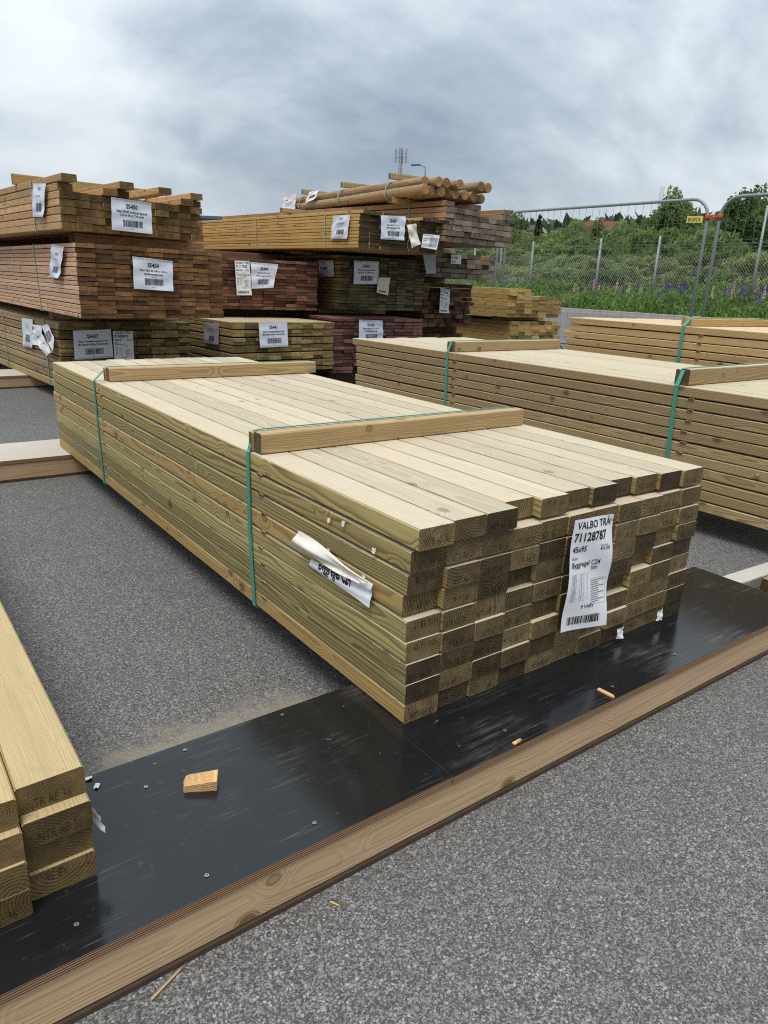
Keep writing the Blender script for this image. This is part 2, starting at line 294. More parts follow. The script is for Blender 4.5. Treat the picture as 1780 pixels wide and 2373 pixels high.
# text -> flat mesh data, made once each before the scene fills up
_tx = {}
def textdata(s, bold=0.):
    if (s, bold) in _tx: return _tx[s, bold]
    cu = bpy.data.curves.new('t', 'FONT'); cu.body = s; cu.size = 1; cu.resolution_u = 2; cu.offset = bold; cu.align_x = 'LEFT'
    o = bpy.data.objects.new('t', cu); COL.objects.link(o); bpy.context.view_layer.update()
    me = bpy.data.meshes.new_from_object(o.evaluated_get(bpy.context.evaluated_depsgraph_get()))
    v = np.array([tuple(p.co) for p in me.vertices])[:, :2] if len(me.vertices) else np.zeros((0, 2)); f = [tuple(p.vertices) for p in me.polygons]
    bpy.data.objects.remove(o); bpy.data.curves.remove(cu); bpy.data.meshes.remove(me)
    _tx[s, bold] = (v, f); return v, f
def paper(parent, quad, normal, items=(), amp=.004, seed=0, m='paper', lift=.004, name='paper_label', label=None, curl=None):
    q = [np.array(p, float) for p in quad]; nrm = np.array(normal, float); r = np.random.default_rng(seed+100)
    wv = [(r.uniform(-1, 1), r.uniform(.6, 1.6)*r.choice((-1, 1)), r.uniform(0, 6.28), r.uniform(.3, 1)) for _ in range(6)]
    NU, NV = 12, 16
    def base(u, v): return (q[0]*(1-u)+q[1]*u)*(1-v)+(q[3]*(1-u)+q[2]*u)*v
    def hgt(u, v):
        h = sum(a*math.sin(6.28*(kx*u*1.2+ky*v*1.5)+ph) for kx, ky, ph, a in wv)*.35
        e = max(0, v-.75)*4*(u-.5)*1.6+(abs(u-.5)*2)**4*.5*(v**2)
        return amp*(h+1.3+e+(curl(u, v) if curl else 0))+lift
    G = np.array([[base(i/NU, j/NV)+nrm*hgt(i/NU, j/NV) for i in range(NU+1)] for j in range(NV+1)])
    idx = lambda i, j: j*(NU+1)+i
    fc = [(idx(i, j), idx(i, j+1), idx(i+1, j+1), idx(i+1, j)) for j in range(NV) for i in range(NU)]
    po = put(name, mesh('paper_mesh', G.reshape(-1, 3), fc, [M[m]], None, True), parent)
    if label: po['label'] = label
    if items:
        W_ = np.linalg.norm(q[1]-q[0]); H_ = np.linalg.norm(q[3]-q[0]); mb = MB()
        def P(u, v, k=.0012):
            uu = min(max(u, 0), 1)*NU; vv = min(max(v, 0), 1)*NV; i, j = min(int(uu), NU-1), min(int(vv), NV-1); a, b = uu-i, vv-j
            return (G[j, i]*(1-a)+G[j, i+1]*a)*(1-b)+(G[j+1, i]*(1-a)+G[j+1, i+1]*a)*b+nrm*k
        def rect(u0, v0, u1, v1, mi=0, k=.0012):
            n = max(1, int(abs(u1-u0)*NU*1.5)); nv = max(1, int(abs(v1-v0)*NV*1.5))
            vs = [P(u0+(u1-u0)*i/n, v0+(v1-v0)*j/nv, k) for j in range(nv+1) for i in range(n+1)]
            mb.add(vs, [(j*(n+1)+i, (j+1)*(n+1)+i, (j+1)*(n+1)+i+1, j*(n+1)+i+1) for j in range(nv) for i in range(n)], mi)
        for it in items:
            if it[0] == 't':
                _, s, u, v, size, al, bold, mi = it; d, f = textdata(s, bold)
                if not len(d): continue
                wd = d[:, 0].max(); x0 = {'l': 0, 'c': -wd/2, 'r': -wd}[al]; sx = .92
                mb.add([P(u+(x+x0)*size*sx/W_, v-y*size/H_) for x, y in d], f, mi)
            elif it[0] == 'bar':
                _, u0, v0, u1, v1, sd = it; rr = random.Random(sd); u = u0
                while u < u1:
                    w = rr.choice((1, 1, 2, 3))*(u1-u0)/90; rect(u, v0, min(u+w, u1), v1); u += w+rr.choice((1, 1, 2))*(u1-u0)/80
            elif it[0] == 'r': rect(*it[1:])
            elif it[0] == 'strip':
                _, v0, v1 = it; rect(0.005, v0, .995, v1, 2, .0008)
                for uu in (.12, .17, .25, .33, .38, .5, .62, .68, .76, .84, .9): rect(uu, v0+(v1-v0)*.35, uu+.014, v0+(v1-v0)*.75, 0)
        put('print', mb.me('print_mesh', [M['ink'], M['inkg'], M['hstrip']]), po)
    return po
def sheet(code, l1, l2, sd, strip=(.0, .065)):   # the sleeved A4 sheets of the yard
    return [('strip', *strip), ('t', code, .5, .28, .038, 'c', .03, 0), ('t', l1, .5, .42, .0200, 'c', .022, 0), ('t', l2, .5, .53, .0200, 'c', .022, 0),
            ('t', 'Lagerplats', .5, .60, .008, 'c', 0, 1), ('bar', .28, .64, .76, .85, sd), ('t', code+'-'+str(sd), .5, .92, .008, 'c', 0, 1)]
def valbo(num, size, kind, sd):
    it = [('t', 'VALBO TRÄ', .08, .085, .026, 'l', .01, 0), ('t', '®', .92, .06, .012, 'l', 0, 0), ('t', num, .05, .195, .031, 'l', .02, 0), ('t', size, .06, .29, .021, 'l', .015, 0), ('t', 'Nominell', .68, .255, .008, 'l', 0, 1), ('t', '47x100', .68, .29, .013, 'l', .004, 0),
          ('t', 'Furu', .06, .355, .012, 'l', .005, 0), ('t', kind, .06, .42, .019, 'l', .008, 0), ('t', '3000', .55, .465, .013, 'l', .004, 0), ('t', '9 VARV', .36, .80, .015, 'l', .005, 0), ('bar', .12, .87, .82, .945, sd)]
    for k in range(12): it.append(('r', .08, .48+k*.022, .48, .4812+k*.022, 1))
    for k in range(5): it.append(('r', .08+k*.1, .48, .084+k*.1, .724, 1))
    for k in range(11):
        it.append(('t', str((k*7+sd) % 9+3)+',4', .10, .499+k*.022, .008, 'l', 0, 1)); it.append(('t', str((k*5+sd) % 7+2), .31, .499+k*.022, .008, 'l', 0, 1))
        it.append(('r', .58, .56+k*.019, .58+(.2 if k % 3 else .34), .566+k*.019, 1))
    it += [('r', .56, .545, .95, .547, 1), ('r', .56, .775, .95, .777, 1), ('r', .56, .545, .563, .775, 1), ('r', .947, .545, .95, .775, 1)]
    return it
for s, b in (('NTR AB 30', .0), ('NTR AB 36', 0.), ('C24', .01)): textdata(s, b)
def stampmesh(s, wide, high):
    d, f = textdata(s); sx = wide/d[:, 0].max(); sy = high/.7
    return mesh('stamp_mesh', [(x*sx, 0, y*sy) for x, y in d], f, [M['stamp']])
ST30 = stampmesh('NTR AB 30', .064, .0165); ST36 = stampmesh('NTR AB 36', .062, .0165); STC = stampmesh('C24', .030, .016)

def package(label, x, y, z0, a, cols, rows, pw, pt, w, t, L, m, shear=0., jit=.012, use=None, stamp=None, dyf=None, roll=.006, seed=0, pair=False, zrow=None):
    r = random.Random(seed+1); root = thing('timber_package', label, 'timber package', (x, y, z0+B), a, 'strapped timber packages in the yard')
    me = plankmesh(w, t, L, m); rowoff = [r.gauss(0, jit*.5) for _ in range(rows)]; rowz = [r.uniform(0, .85)*(pt-t) for _ in range(rows)]; rowx = [r.gauss(0, .35*(pt-t)/L) for _ in range(rows)]
    for j in range(rows):
        for i in range(cols):
            if use and not use(i, j): continue
            X = (i+.5)*pw+r.uniform(-.2, .2)*(pw-w); Y = shear*(i+.5)*pw+rowoff[j]+r.gauss(0, jit)
            if dyf: Y += dyf(i, j)
            Z = j*pt+t/2+rowz[j]*.8+r.uniform(0, .15)*(pt-t)
            if pair: Z = (j//2)*2*pt+(j % 2)*(t+.0006)+t/2+rowz[j-j % 2]*.6
            if zrow: Z = zrow[j]+t/2
            o = put('plank', me, root, (X, Y, Z), (rowx[j], r.gauss(0, roll), r.gauss(0, .0004)))
            if stamp:
                fl = r.random() < .08
                if r.random() < .93: put('stamp', stamp, o, (-w*.46+r.uniform(0, w*.2), -.0007, -t*.40+r.uniform(0, t*.12)) if not fl else (w*.40, -.0007, t*.38), (0, math.pi if fl else r.gauss(0, .03), 0))
    return root
def strap(root, pts, y, width, m, dy=None, name='strap'):   # closed or open ribbon in local XZ, pts (x, z)
    mb = MB(); n = len(pts); vs = []
    for i, (x, z) in enumerate(pts):
        a = Vector(pts[max(i-1, 0)]); c = Vector(pts[min(i+1, n-1)]); t = (c-a).normalized(); nr = Vector((-t.y, t.x))*.0012; d = dy[i] if dy else 0; width_ = width[i] if isinstance(width, list) else width
        vs += [(x-nr.x, y+d-width_/2, z-nr.y), (x-nr.x, y+d+width_/2, z-nr.y), (x+nr.x, y+d+width_/2, z+nr.y), (x+nr.x, y+d-width_/2, z+nr.y)]
    fs = [(i*4+k, i*4+(k+1) % 4, (i+1)*4+(k+1) % 4, (i+1)*4+k) for i in range(n-1) for k in range(4)]+[(3, 2, 1, 0), tuple(range(n*4-4, n*4))]
    return put(name, mb.add(vs, fs).me('strap_mesh', m), root)

# ------------------------------------------------------------------ ground, kerb, bank
def gz(x): t = min(max((x-7.3)/8.2, 0), 1); return .5*t*t*(3-2*t) if x < 15.5 else .5
TX = [(-3000, -.06), (7, -.06), (15.2, .46), (16, .56), (18, .75), (20, .95), (30, 1.35), (45, 2.1), (60, 3.2), (96, 7.2), (130, 10.3), (200, 16), (350, 30), (500, 42), (900, 60), (3000, 60)]
def tz(x): return float(np.interp(x, [p[0] for p in TX], [p[1] for p in TX]))
def sheetgrid(name, xs, ys, fz, m):
    v = [(x, y, fz(x, y)) for y in ys for x in xs]; n = len(xs)
    return put(name, mesh(name, v, [(j*n+i, j*n+i+1, (j+1)*n+i+1, (j+1)*n+i) for j in range(len(ys)-1) for i in range(n-1)], [m], None, True))
tag(sheetgrid('ground', [-900, -60, 7, 15.2, 16, 18, 20, 25, 30, 45, 60, 96, 130, 200, 350, 500, 900, 1500], [-600, -60, 0, 10, 20, 40, 70, 100, 200, 400, 900, 1500], lambda x, y: tz(x)-(.35 if x < 15 else 0), M['grassg']), kind='structure')
tag(sheetgrid('asphalt_yard', [-60, -10, 0, 5]+[7.3+.82*i for i in range(10)]+[15], [-60, -10, 0, 10, 30, 70, 120], lambda x, y: gz(x), M['asphalt']), kind='structure')
kb = MB().box((14.98, -60, .36), (15.2, 120, .60)); tag(put('kerb', kb.me('kerb_mesh', M['kerb'])), kind='structure')

# ------------------------------------------------------------------ platforms
def platform(label, x0, x1, y0, y1, topm, a=0., screws=(), joints=None):
    root = thing('timber_platform', label, 'platform', (x0, y0, 0), a, 'plywood topped platforms')
    L, Wd = x1-x0, y1-y0
    for (u0, u1, dz_) in joints or ((0, L, 0),):
        mb = MB().box((u0, 0, B-.018-dz_), (u1, Wd, B-dz_))
        me = mesh('sheet', mb.v, mb.f, [topm, M['plyedge']], [1, 0, 1, 1, 1, 1]); put('plywood_sheet', me, root)
    for yy in (.004, Wd-.049): beamx('beam', root, M['beam'], .002, L-.002, yy, .0105, .045, .0795)
    mb = MB().box((.003, -.001, .0005), (L-.003, .06, .0100)).box((.003, Wd-.06, .0005), (L-.003, Wd-.004, .0100)); put('plywood_foot', mb.me('foot', M['foot']), root)
    sc = MB()
    for k in range(12):
        t = 2*math.pi*k/12; sc.v.append((.0036*math.cos(t), .0036*math.sin(t), .0015))
    sc.f = [tuple(range(12))]; sc.mi = [0]; sc.box((-.0022, -.0008, .0016), (.0022, .0008, .0019), 1)
    sm = sc.me('screw_head', [M['zinc'], M['ink']])
    for sx, sy in screws: put('screw', sm, root, (sx-x0, sy-y0, B), (0, 0, random.random()*3))
    return root
platform('black film faced plywood platform on a timber beam under the nearest packages', -1.6, 1.45, -.191, .189, M['film'], joints=((0, 1.575, 0), (1.5775, 2.75, .0008), (2.7525, 3.05, .0016)),
         screws=[(-.70, -.135), (-.51, -.155), (-.31, -.15), (.17, -.14), (.52, -.155), (.80, -.145), (-.42, .165), (-.2, .168), (1.30, .17), (-.52, .10)])
platform('pale dusty plywood platform under the far end of the big green package', -2.2, 1.4, 2.785, 3.19, M['dusty'], .0)
platform('pale plywood platform under the lowest package of the tall stack', -1.5, 3.2, 5.85, 6.33, M['dusty'], .06)
platform('worn plywood platform hidden under the red and olive lowest packages', 1.7, 5.6, 6.5, 6.9, M['dusty'], 0)
platform('worn plywood platform under the package with wide gaps between its layers', 1.95, 5.0, 1.2, 1.6, M['dusty'], 0)
platform('worn plywood platform under the honey coloured boards by the fence', 5.9, 8.0, 6.6, 7.0, M['dusty'], 0)

# ------------------------------------------------------------------ the big green package
c0 = {8: 0, 7: .006, 6: .014, 5: .024, 4: .004, 3: 0, 2: .003, 1: 0, 0: -.006}
top_y = [-.016, -.012, -.012, .03, .012, .022, .016, .04, .026, .012, .004]
ZR = [0]
for g_ in (.6, .8, 2.2, 1.0, 5.2, 2.6, 6.2, 7.0): ZR.append(ZR[-1]+.0470+g_*.001)
main = package('big pale green stud package on the black plywood, torn tag on its end', 0, 0, 0, 0, 11, 9, .0955, .0499, 0.0945, .0468, 3.0, M['green'], jit=.0028, stamp=ST30,
               dyf=lambda i, j: (top_y[i] if j == 8 else (c0[j] if i == 0 else (.02 if (i, j) in ((3, 5), (7, 3), (8, 4)) else 0))), roll=.004, seed=5, zrow=ZR)
Ht = 9*.0499
for (yy, x0, x1, rz) in ((.672, .012, 1.03, .004), (2.165, .05, 1.09, .012)):
    beamx('bearer', main, M['bearer'], x0, x1, yy, Ht, .042, .056, rz); beamx('bearer', main, M['bearer'], x0-.006, x1-.006, yy+.0435, Ht, .018, .054, rz)
    sk = -.02 if yy < 1 else -.03
    strap(main, [(.5, -.004), (.0, -.004), (-.004, .0), (-.0045, Ht*.5), (-.004, Ht), (.002, Ht+.003), (x0+.006, Ht+.056), (x0+.02, Ht+.0585), (x1-.02, Ht+.0585), (x1-.004, Ht+.055), (1.052, Ht), (1.055, .2), (1.053, 0)],
          yy+.0535, [.0165]*6+[.013, .006, .006, .013]+[.0165]*3, M['strap'], [sk-.01, sk-.01, sk-.01, sk*.4, -.004, 0, 0, 0, 0, 0, 0, 0, 0])
    for j in range(1, 9): beamx('sticker', main, M['bearer'], -.004 if j % 3 else -.001, 1.045, yy-.035+random.uniform(-.012, .012), ZR[j]-.0026, .022, .0023)
vq = [(.444, -.034, .403), (.593, -.034, .394), (.618, -.034, .093), (.448, -.034, .113)]
paper(main, vq, (0, -1, 0), valbo('71128787', '45x95', 'Byggregel C24', 3), .0042, 4, 'paper', .002, label='crumpled white end tag with black numbers and a barcode')
fq = [(-.008, .370, .256), (-.008, .112, .288), (-.008, .118, .230), (-.008, .376, .236)]
paper(main, fq, (-1, 0, 0), [('t', 'Byggregel C24', .16, .60, .026, 'l', .015, 0)], .002, 5, 'paper', .0015, label='lower half of a torn white tag')
paper(main, [(-.008, .405, .322), (-.008, .112, .292), (-.008, .155, .276), (-.008, .448, .262)], (-1, 0, 0), [], .0065, 6, 'cream', .006, label='curled back flap of the torn white tag', curl=lambda u, v: -2.2*(v-.45)**2*2+1.0-1.3*u)
for (q, rz) in (((.72, -.022, .025), .1), ((.905, -.02, .03), -.2)):
    x, y, z = q; paper(main, [(x-.012, y, z+.022), (x+.012, y, z+.024), (x+.016, y, z-.012), (x-.013, y, z-.008)], (0, -1, 0), [], .002, int(x*100), 'paper', .001, 'paper_scrap')
for (yy, zz) in ((.30, .375), (.24, .385), (.30, .30), (.155, .285), (.12, .36)):
    paper(main, [(-.004, yy+.006, zz+.006), (-.004, yy-.007, zz+.008), (-.004, yy-.004, zz-.005), (-.004, yy+.007, zz-.008)], (-1, 0, 0), [], .001, int(yy*900), 'cream', .0008, 'paper_scrap')

# ------------------------------------------------------------------ package beside the camera, package with gaps, honey package
nearp = package('low stack of warm stamped studs cut off by the frame at lower left', -.649-7*.0965, -.05, 0, 0, 7, 4, .0965, .0485, .0945, .0468, 3.0, M['near'], jit=.004, stamp=ST36, roll=.01, seed=9,
                dyf=lambda i, j: {3: .0, 2: -.012, 1: -.005, 0: 0}[j]+(-.008-.007*(3-j) if i < 6 else 0))
strap(nearp, [(.30, -.004), (.681, -.004), (.685, 0), (.685, .196), (.68, .199), (.0, .199)], 1.35, .016, M['strap'])
paper(nearp, [(.6765, .024, .108), (.684, -.006, .104), (.690, -.008, .070), (.6765, .02, .078)], (1, 0, 0), [], .002, 3, 'paper', .0005, 'paper_scrap')
p2 = package('olive stud package with wide dark gaps and two green straps behind the big one', 2.10, -.15, 0, .0147, 11, 11, .0955, .0482, .0945, .0425, 3.36, M['green2'], jit=.012, seed=21, roll=.004,
             use=lambda i, j: j == 10 or i < 2, dyf=lambda i, j: random.Random(i*13+j).choice((0, 0, 0, .02, .05)) if j == 10 else 0)
H2 = 11*.0482
for (yy, x0, x1, rz) in ((.87, .03, 1.05, .0), (2.38, .025, 1.0, .012)):
    beamx('bearer', p2, M['green2'], x0, x1, yy, H2, .044, .07 if yy < 1 else .06, rz); beamx('bearer', p2, M['green2'], x0-.005, x1, yy+.0455, H2, .02, .066 if yy < 1 else .058, rz)
    hh = .07 if yy < 1 else .06
    strap(p2, [(.5, -.004), (0, -.004), (-.004, 0), (-.004, H2), (.0, H2+.003), (x0+.004, H2+hh), (x0+.02, H2+hh+.003), (x1-.01, H2+hh+.003), (1.06, H2), (1.06, .1)], yy+.035, [.019]*5+[.017, .008, .008, .019, .019], M['strap'], [-.02]*3+[0]*4+[.012, 0, 0])
    for j in range(1, 11): beamx('sticker', p2, M['bearer'], -.006, 1.0, yy-.05+random.uniform(-.012, .012), j*.0482-.0052, .03, .005)
p3 = package('honey coloured stud package with one green strap nearest the fence', 3.5, -.84, 0, .0, 11, 15, .0955, .0484, .0945, .0432, 3.4, M['orange'], jit=.014, seed=31, roll=.004, use=lambda i, j: j >= 5 and (j == 14 or i < 2),
             dyf=lambda i, j: -.06 if j == 14 and i > 4 else 0)
H3 = 15*.0484
beamx('bearer', p3, M['yellow'], .05, 1.2, 2.45, H3, .045, .045, -.03); beamx('bearer', p3, M['yellow'], .06, 1.0, 2.50, H3, .03, .05, .0)
strap(p3, [(.0, .1), (-.004, .1), (-.004, H3), (0, H3+.003), (.06, H3+.048), (.09, H3+.054), (1.02, H3+.054), (1.06, H3)], 2.47, .022, M['strap'])
for j in range(11, 15): beamx('sticker', p3, M['bearer'], -.006, 1., 2.33, j*.0484-.0048, .03, .0046)
for (yy) in (.3, 2.0):
    o = beamx('loose_bearer', None, M['beam'], 3.52, 4.5, yy, .0, .35, B+.0484*5-.002); tag(o, 'timber block bearer under the honey package, %s one' % ('rear' if yy > 1 else 'front'), 'bearer')

# ------------------------------------------------------------------ tall stacks
def bearer(label, m, x, y, z, L, wy, t, a=0.):
    o = put('loose_bearer', plankmesh(wy, t, L, m), None, (x, y, z+B+t/2), (0, 0, -math.pi/2+a)); return tag(o, label, 'bearer', 'loose bearers between packages')
def side_strap(p, y, W_, H_, m='strapg', wd=.014, z0=0, up=0., dyb=0.): return strap(p, [(W_*.5, z0-.003), (.0, z0-.003), (-.004, z0), (-.004, H_), (.004, H_+.004+up), (W_-.004, H_+.004+up), (W_+.004, H_), (W_+.004, z0)], y, wd, M[m], [dyb, dyb, dyb]+[0]*5)

s37 = package('bottom left package of grey olive decking in shadow under the brown one', .482, 4.952, 0, .065, 9, 16, .1205, .0328, .1185, .0275, 4.8, M['olive'], jit=.012, seed=41, roll=.004, pair=True, use=lambda i, j: j > 5 or i < 2)
side_strap(s37, 1.64, 1.085, .525); side_strap(s37, .35, 1.085, .525)
EN = (0, -1, 0); SD = (-1, 0, 0)
paper(s37, [(.093, -.035, .46), (.383, -.035, .469), (.388, -.035, .250), (.089, -.035, .240)], EN, sheet('S5437', 'Paket Tryckimpregnerad Trall', '28x120mm 4.80m 144st (G4-2)', 37, (.93, 1.)), .002, 37, 'sleeve', label='sleeved white sheet reading S5437')
paper(s37, [(.399, -.033, .456), (.56, -.033, .455), (.557, -.033, .19), (.396, -.033, .19)], EN, valbo('91082870', '28x120', 'Trall Gran 2', 5), .002, 38, 'paper')
paper(s37, [(-.008, .925, .496), (-.008, .618, .503), (-.008, .691, .265), (-.008, .992, .255)], SD, [('t', 'Paket', .5, .3, .02, 'c', 0, 1), ('bar', .35, .55, .75, .8, 6), ('strip', .93, 1.)], .004, 39, 'sleeve')
paper(s37, [(-.008, .658, .462), (-.008, .369, .47), (-.008, .387, .309), (-.008, .689, .294)], SD, [('t', 'TRALL', .1, .2, .025, 'l', .01, 0), ('t', '28x120', .1, .5, .02, 'l', 0, 0), ('r', .1, .6, .9, .62, 1), ('r', .1, .7, .9, .72, 1)], .005, 40, 'paper')
paper(s37, [(-.02, .30, .470), (-.02, .14, .496), (-.02, -.018, .40), (-.03, .05, .30)], SD, [('bar', .1, .3, .8, .7, 9)], .006, 42, 'paper', .008)
paper(s37, [(-.03, .523, .415), (-.03, .323, .455), (-.03, -.012, .300), (-.03, .185, .251)], SD, [('t', 'Byggregel C24', .1, .3, .024, 'l', .01, 0), ('t', '47x100 3000', .3, .6, .02, 'l', 0, 0)], .007, 43, 'paper', .02)
for (xx, yy) in ((.50, 5.25), (.45, 8.6)): bearer('short bearer under the brown decking package, %s one' % ('front' if yy < 6 else 'rear'), M['beam'], xx, yy, .525, 1.05, .095, .072, .05)
s54 = package('brown decking package in the middle of the left stack, its layers sagging', .43, 4.05, .6, .03, 9, 16, .1205, .0294, .1185, .0258, 5.4, M['brown'], shear=.14, jit=.009, seed=44, roll=.019)
side_strap(s54, 1.068, 1.085, .472, dyb=-.06)
paper(s54, [(.364, .015, .406), (.659, .056, .391), (.651, .055, .189), (.359, .014, .199)], (.14, -.99, 0), sheet('S5454', 'Paket 28x120 5.40 m 153 st', 'tryckimpregnerade', 54), .004, 54, 'sleeve', label='sleeved white sheet reading S5454')
paper(s54, [(-.008, .461, .465), (-.008, .175, .443), (-.008, .348, .244), (-.008, .612, .253)], SD, [('strip', 0, .06), ('t', 'S5454', .5, .3, .03, 'c', .01, 1), ('t', 'Paket 28x120', .5, .45, .018, 'c', 0, 1), ('bar', .3, .65, .7, .85, 3)], .008, 55, 'sleeve')
for (xx, yy) in ((.50, 4.40), (.25, 7.6)): bearer('pale bearer under the topmost left package, %s one' % ('front' if yy < 6 else 'rear'), M['tan'], xx, yy, 1.0715, 1.0, .095, .070, .05+(.12 if yy < 6 else 0))
def u50(i, j): return j < 5 or (j == 5 and i in (0, 3, 4, 9, 10)) or (j == 6 and i in (0, 4, 7, 10))
s50 = package('topmost left package of tan studs with loose planks sticking out on top', .367, 4.07, 1.143, .06, 11, 7, .0955, .0462, .0935, .0418, 5.1, M['tan'], shear=.19, jit=.010, seed=50, use=u50, stamp=STC, roll=.012,
              dyf=lambda i, j: {(0, 6): -.07, (4, 6): -.08, (7, 6): -.06, (10, 6): -.02, (0, 5): -.0, (3, 5): .0, (9, 5): -.05}.get((i, j), 0))
side_strap(s50, .585, 1.05, .323)
for yy in (.95, 2.9): beamx('bearer', s50, M['yellow'], -.02, 1.05, yy, .3235, .045, .07)
paper(s50, [(.324, .022, .222), (.617, .078, .216), (.61, .077, .018), (.314, .021, .022)], (.19, -.98, 0), sheet('S5450', 'Paket 45x95 tryckimpregnerad', '5.10 m 18 st C24 ntrab', 50), .003, 50, 'sleeve', label='sleeved white sheet reading S5450')
paper(s50, [(-.008, .484, .296), (-.008, .206, .277), (-.008, .315, .081), (-.008, .577, .095)], SD, [('t', 'S5450', .5, .2, .03, 'c', .01, 1), ('t', 'Paket 45x95', .5, .4, .02, 'c', 0, 1), ('bar', .3, .58, .75, .84, 3), ('strip', .94, 1.)], .004, 51, 'sleeve')

s41 = package('low olive decking package with paired layers behind the big green one', 1.86, 4.84, 0, .07, 9, 16, .1205, .034, .1185, .0275, 4.8, M['olive'], jit=.008, seed=61, roll=.004, pair=True, use=lambda i, j: j > 2 or i < 1)
paper(s41, [(.238, -.033, .540), (.533, -.033, .545), (.543, -.033, .323), (.249, -.033, .317)], EN, sheet('S5441', 'Paket Tryckimpregnerad trall', '28x120mm 4.80m 120st (G4-3)', 41, (.92, 1.)), .003, 61, 'sleeve', label='sleeved white sheet reading S5441')
paper(s41, [(-.008, .493, .496), (-.008, .205, .515), (-.008, .216, .327), (-.008, .498, .315)], SD, [('t', 'Paket Trall', .5, .3, .02, 'c', 0, 1), ('bar', .35, .6, .7, .85, 6)], .004, 62, 'greyp')
for yy in (5.9, 8.5): bearer('bearer between the olive and the dark red package, %s one' % ('front' if yy < 7 else 'rear'), M['dkbeam'], 2.0, yy, .5452, .95, .095, .064, .03)
s44 = package('dark red brown decking package with two paper tags hanging on its end', 2.034, 5.55, .61, -.03, 9, 16, .1205, .0293, .1185, .0262, 4.2, M['red'], jit=.010, seed=64, roll=.008)
for yy in (.75, 2.6): beamx('bearer', s44, M['red'], .0, 1.02, yy, .47, .045, .07, .0)
side_strap(s44, .78, 1.085, .47, up=.07); side_strap(s44, 2.63, 1.085, .47, up=.07)
paper(s44, [(.171, -.04, .441), (.32, -.04, .444), (.339, -.04, .135), (.185, -.04, .13)], EN, valbo('71117295', '28x120', 'Trall brun impregn', 8), .004, 64, 'paper')
paper(s44, [(.33, -.04, .436), (.619, -.04, .429), (.56, -.045, .21), (.34, -.04, .195)], EN, sheet('S5444', 'Paket 28x120 brun', 'Trall impregnerad A 1/2', 44), .006, 65, 'sleeve', label='crooked sleeved sheet reading S5444')

s25 = package('bottom dusky red decking package with dark void beneath', 3.011, 5.041, .03, -.06, 9, 16, .1205, .0335, .1185, .0278, 4.2, M['red2'], jit=.012, seed=71, roll=.01, use=lambda i, j: j > 1 or i < 2)
for yy in (5.3, 8.0): bearer('low bearer under the dusky red package, %s one' % ('front' if yy < 7 else 'rear'), M['dkbeam'], 3.1, yy, -B, .9, .12, B+.028)
paper(s25, [(.263, -.045, .527), (.539, -.045, .52), (.558, -.045, .315), (.268, -.045, .309)], EN, sheet('S5425', 'Paket 28x120 4.2 m brun', 'tryckimpregnerad', 25), .006, 71, 'sleeve', label='sleeved white sheet reading S5425')
for yy in (6.0, 8.2): bearer('bearer above the dusky red package, %s one' % ('front' if yy < 7 else 'rear'), M['beam'], 3.4, yy, .5665, .9, .095, .060, -.03)
s26 = package('dark olive decking package in the middle stack under the golden studs', 3.346, 5.453, .628, -.03, 9, 17, .1205, .0317, .1185, .0278, 5.1, M['oliveD'], jit=.010, seed=72, roll=.006)
side_strap(s26, .73, 1.085, .54, 'strap', .02)
paper(s26, [(.14, -.038, .49), (.447, -.038, .497), (.45, -.038, .268), (.143, -.038, .258)], EN, sheet('S5426', 'Paket tryckimpregnerad trall', '28x120 5.1 m 150 st brun', 26), .002, 72, 'sleeve', label='sleeved white sheet reading S5426')
paper(s26, [(.447, -.04, .335), (.597, -.04, .341), (.569, -.04, .157), (.422, -.04, .186)], EN, [('r', .2, .8, .8, .9, 1)], .010, 73, 'cream', label='folded cream tag')
paper(s26, [(-.008, .412, .481), (-.008, .101, .481), (-.008, .085, .325), (-.008, .387, .321)], SD, [('t', '71126', .2, .25, .03, 'l', .01, 0), ('bar', .1, .4, .6, .6, 2), ('t', '28x120', .5, .75, .02, 'c', 0, 0), ('t', 'Trall', .1, .95, .025, 'l', .01, 0)], .004, 74, 'paper')
for yy in (6.1, 8.6): bearer('bearer under the golden stud package, %s one' % ('front' if yy < 7 else 'rear'), M['tan'], 3.1, yy, 1.1675, 1.1, .095, .030, .05)
gold = package('golden stud package with papers fluttering from its dark end', 2.985, 4.602, 1.199, .09, 9, 11, .1205, .0286, .1185, .0256, 5.0, M['gold'], jit=.008, seed=75, roll=.006, shear=-.02, use=lambda i, j: j < 10 or i in (0, 1, 2, 6, 7, 8), dyf=lambda i, j: -.05 if j == 10 else 0)
side_strap(gold, .50, 1.085, .286); side_strap(gold, 1.70, 1.085, .286); side_strap(gold, 3.6, 1.085, .286)
paper(gold, [(-.008, .35, .277), (-.008, .107, .279), (-.008, .134, .077), (-.008, .382, .077)], SD, [('t', 'S5429', .5, .2, .03, 'c', .01, 0), ('t', 'Paket 28x120', .5, .38, .02, 'c', 0, 0), ('bar', .3, .6, .75, .8, 2), ('strip', .94, 1.)], .006, 75, 'sleeve')
paper(gold, [(.19, -.065, .286), (.489, -.07, .3), (.477, -.07, .094), (.198, -.065, .086)], EN, sheet('S5429', 'Paket 28x120 5.1 m', 'Trall impregnerad C24', 29, (.93, 1.)), .006, 76, 'sleeve', label='rumpled sleeved sheet on the golden package end')
paper(gold, [(.499, -.07, .229), (.597, -.08, .248), (.663, -.08, .074), (.57, -.075, .03)], EN, [], .012, 77, 'cream', label='blank cream tag')
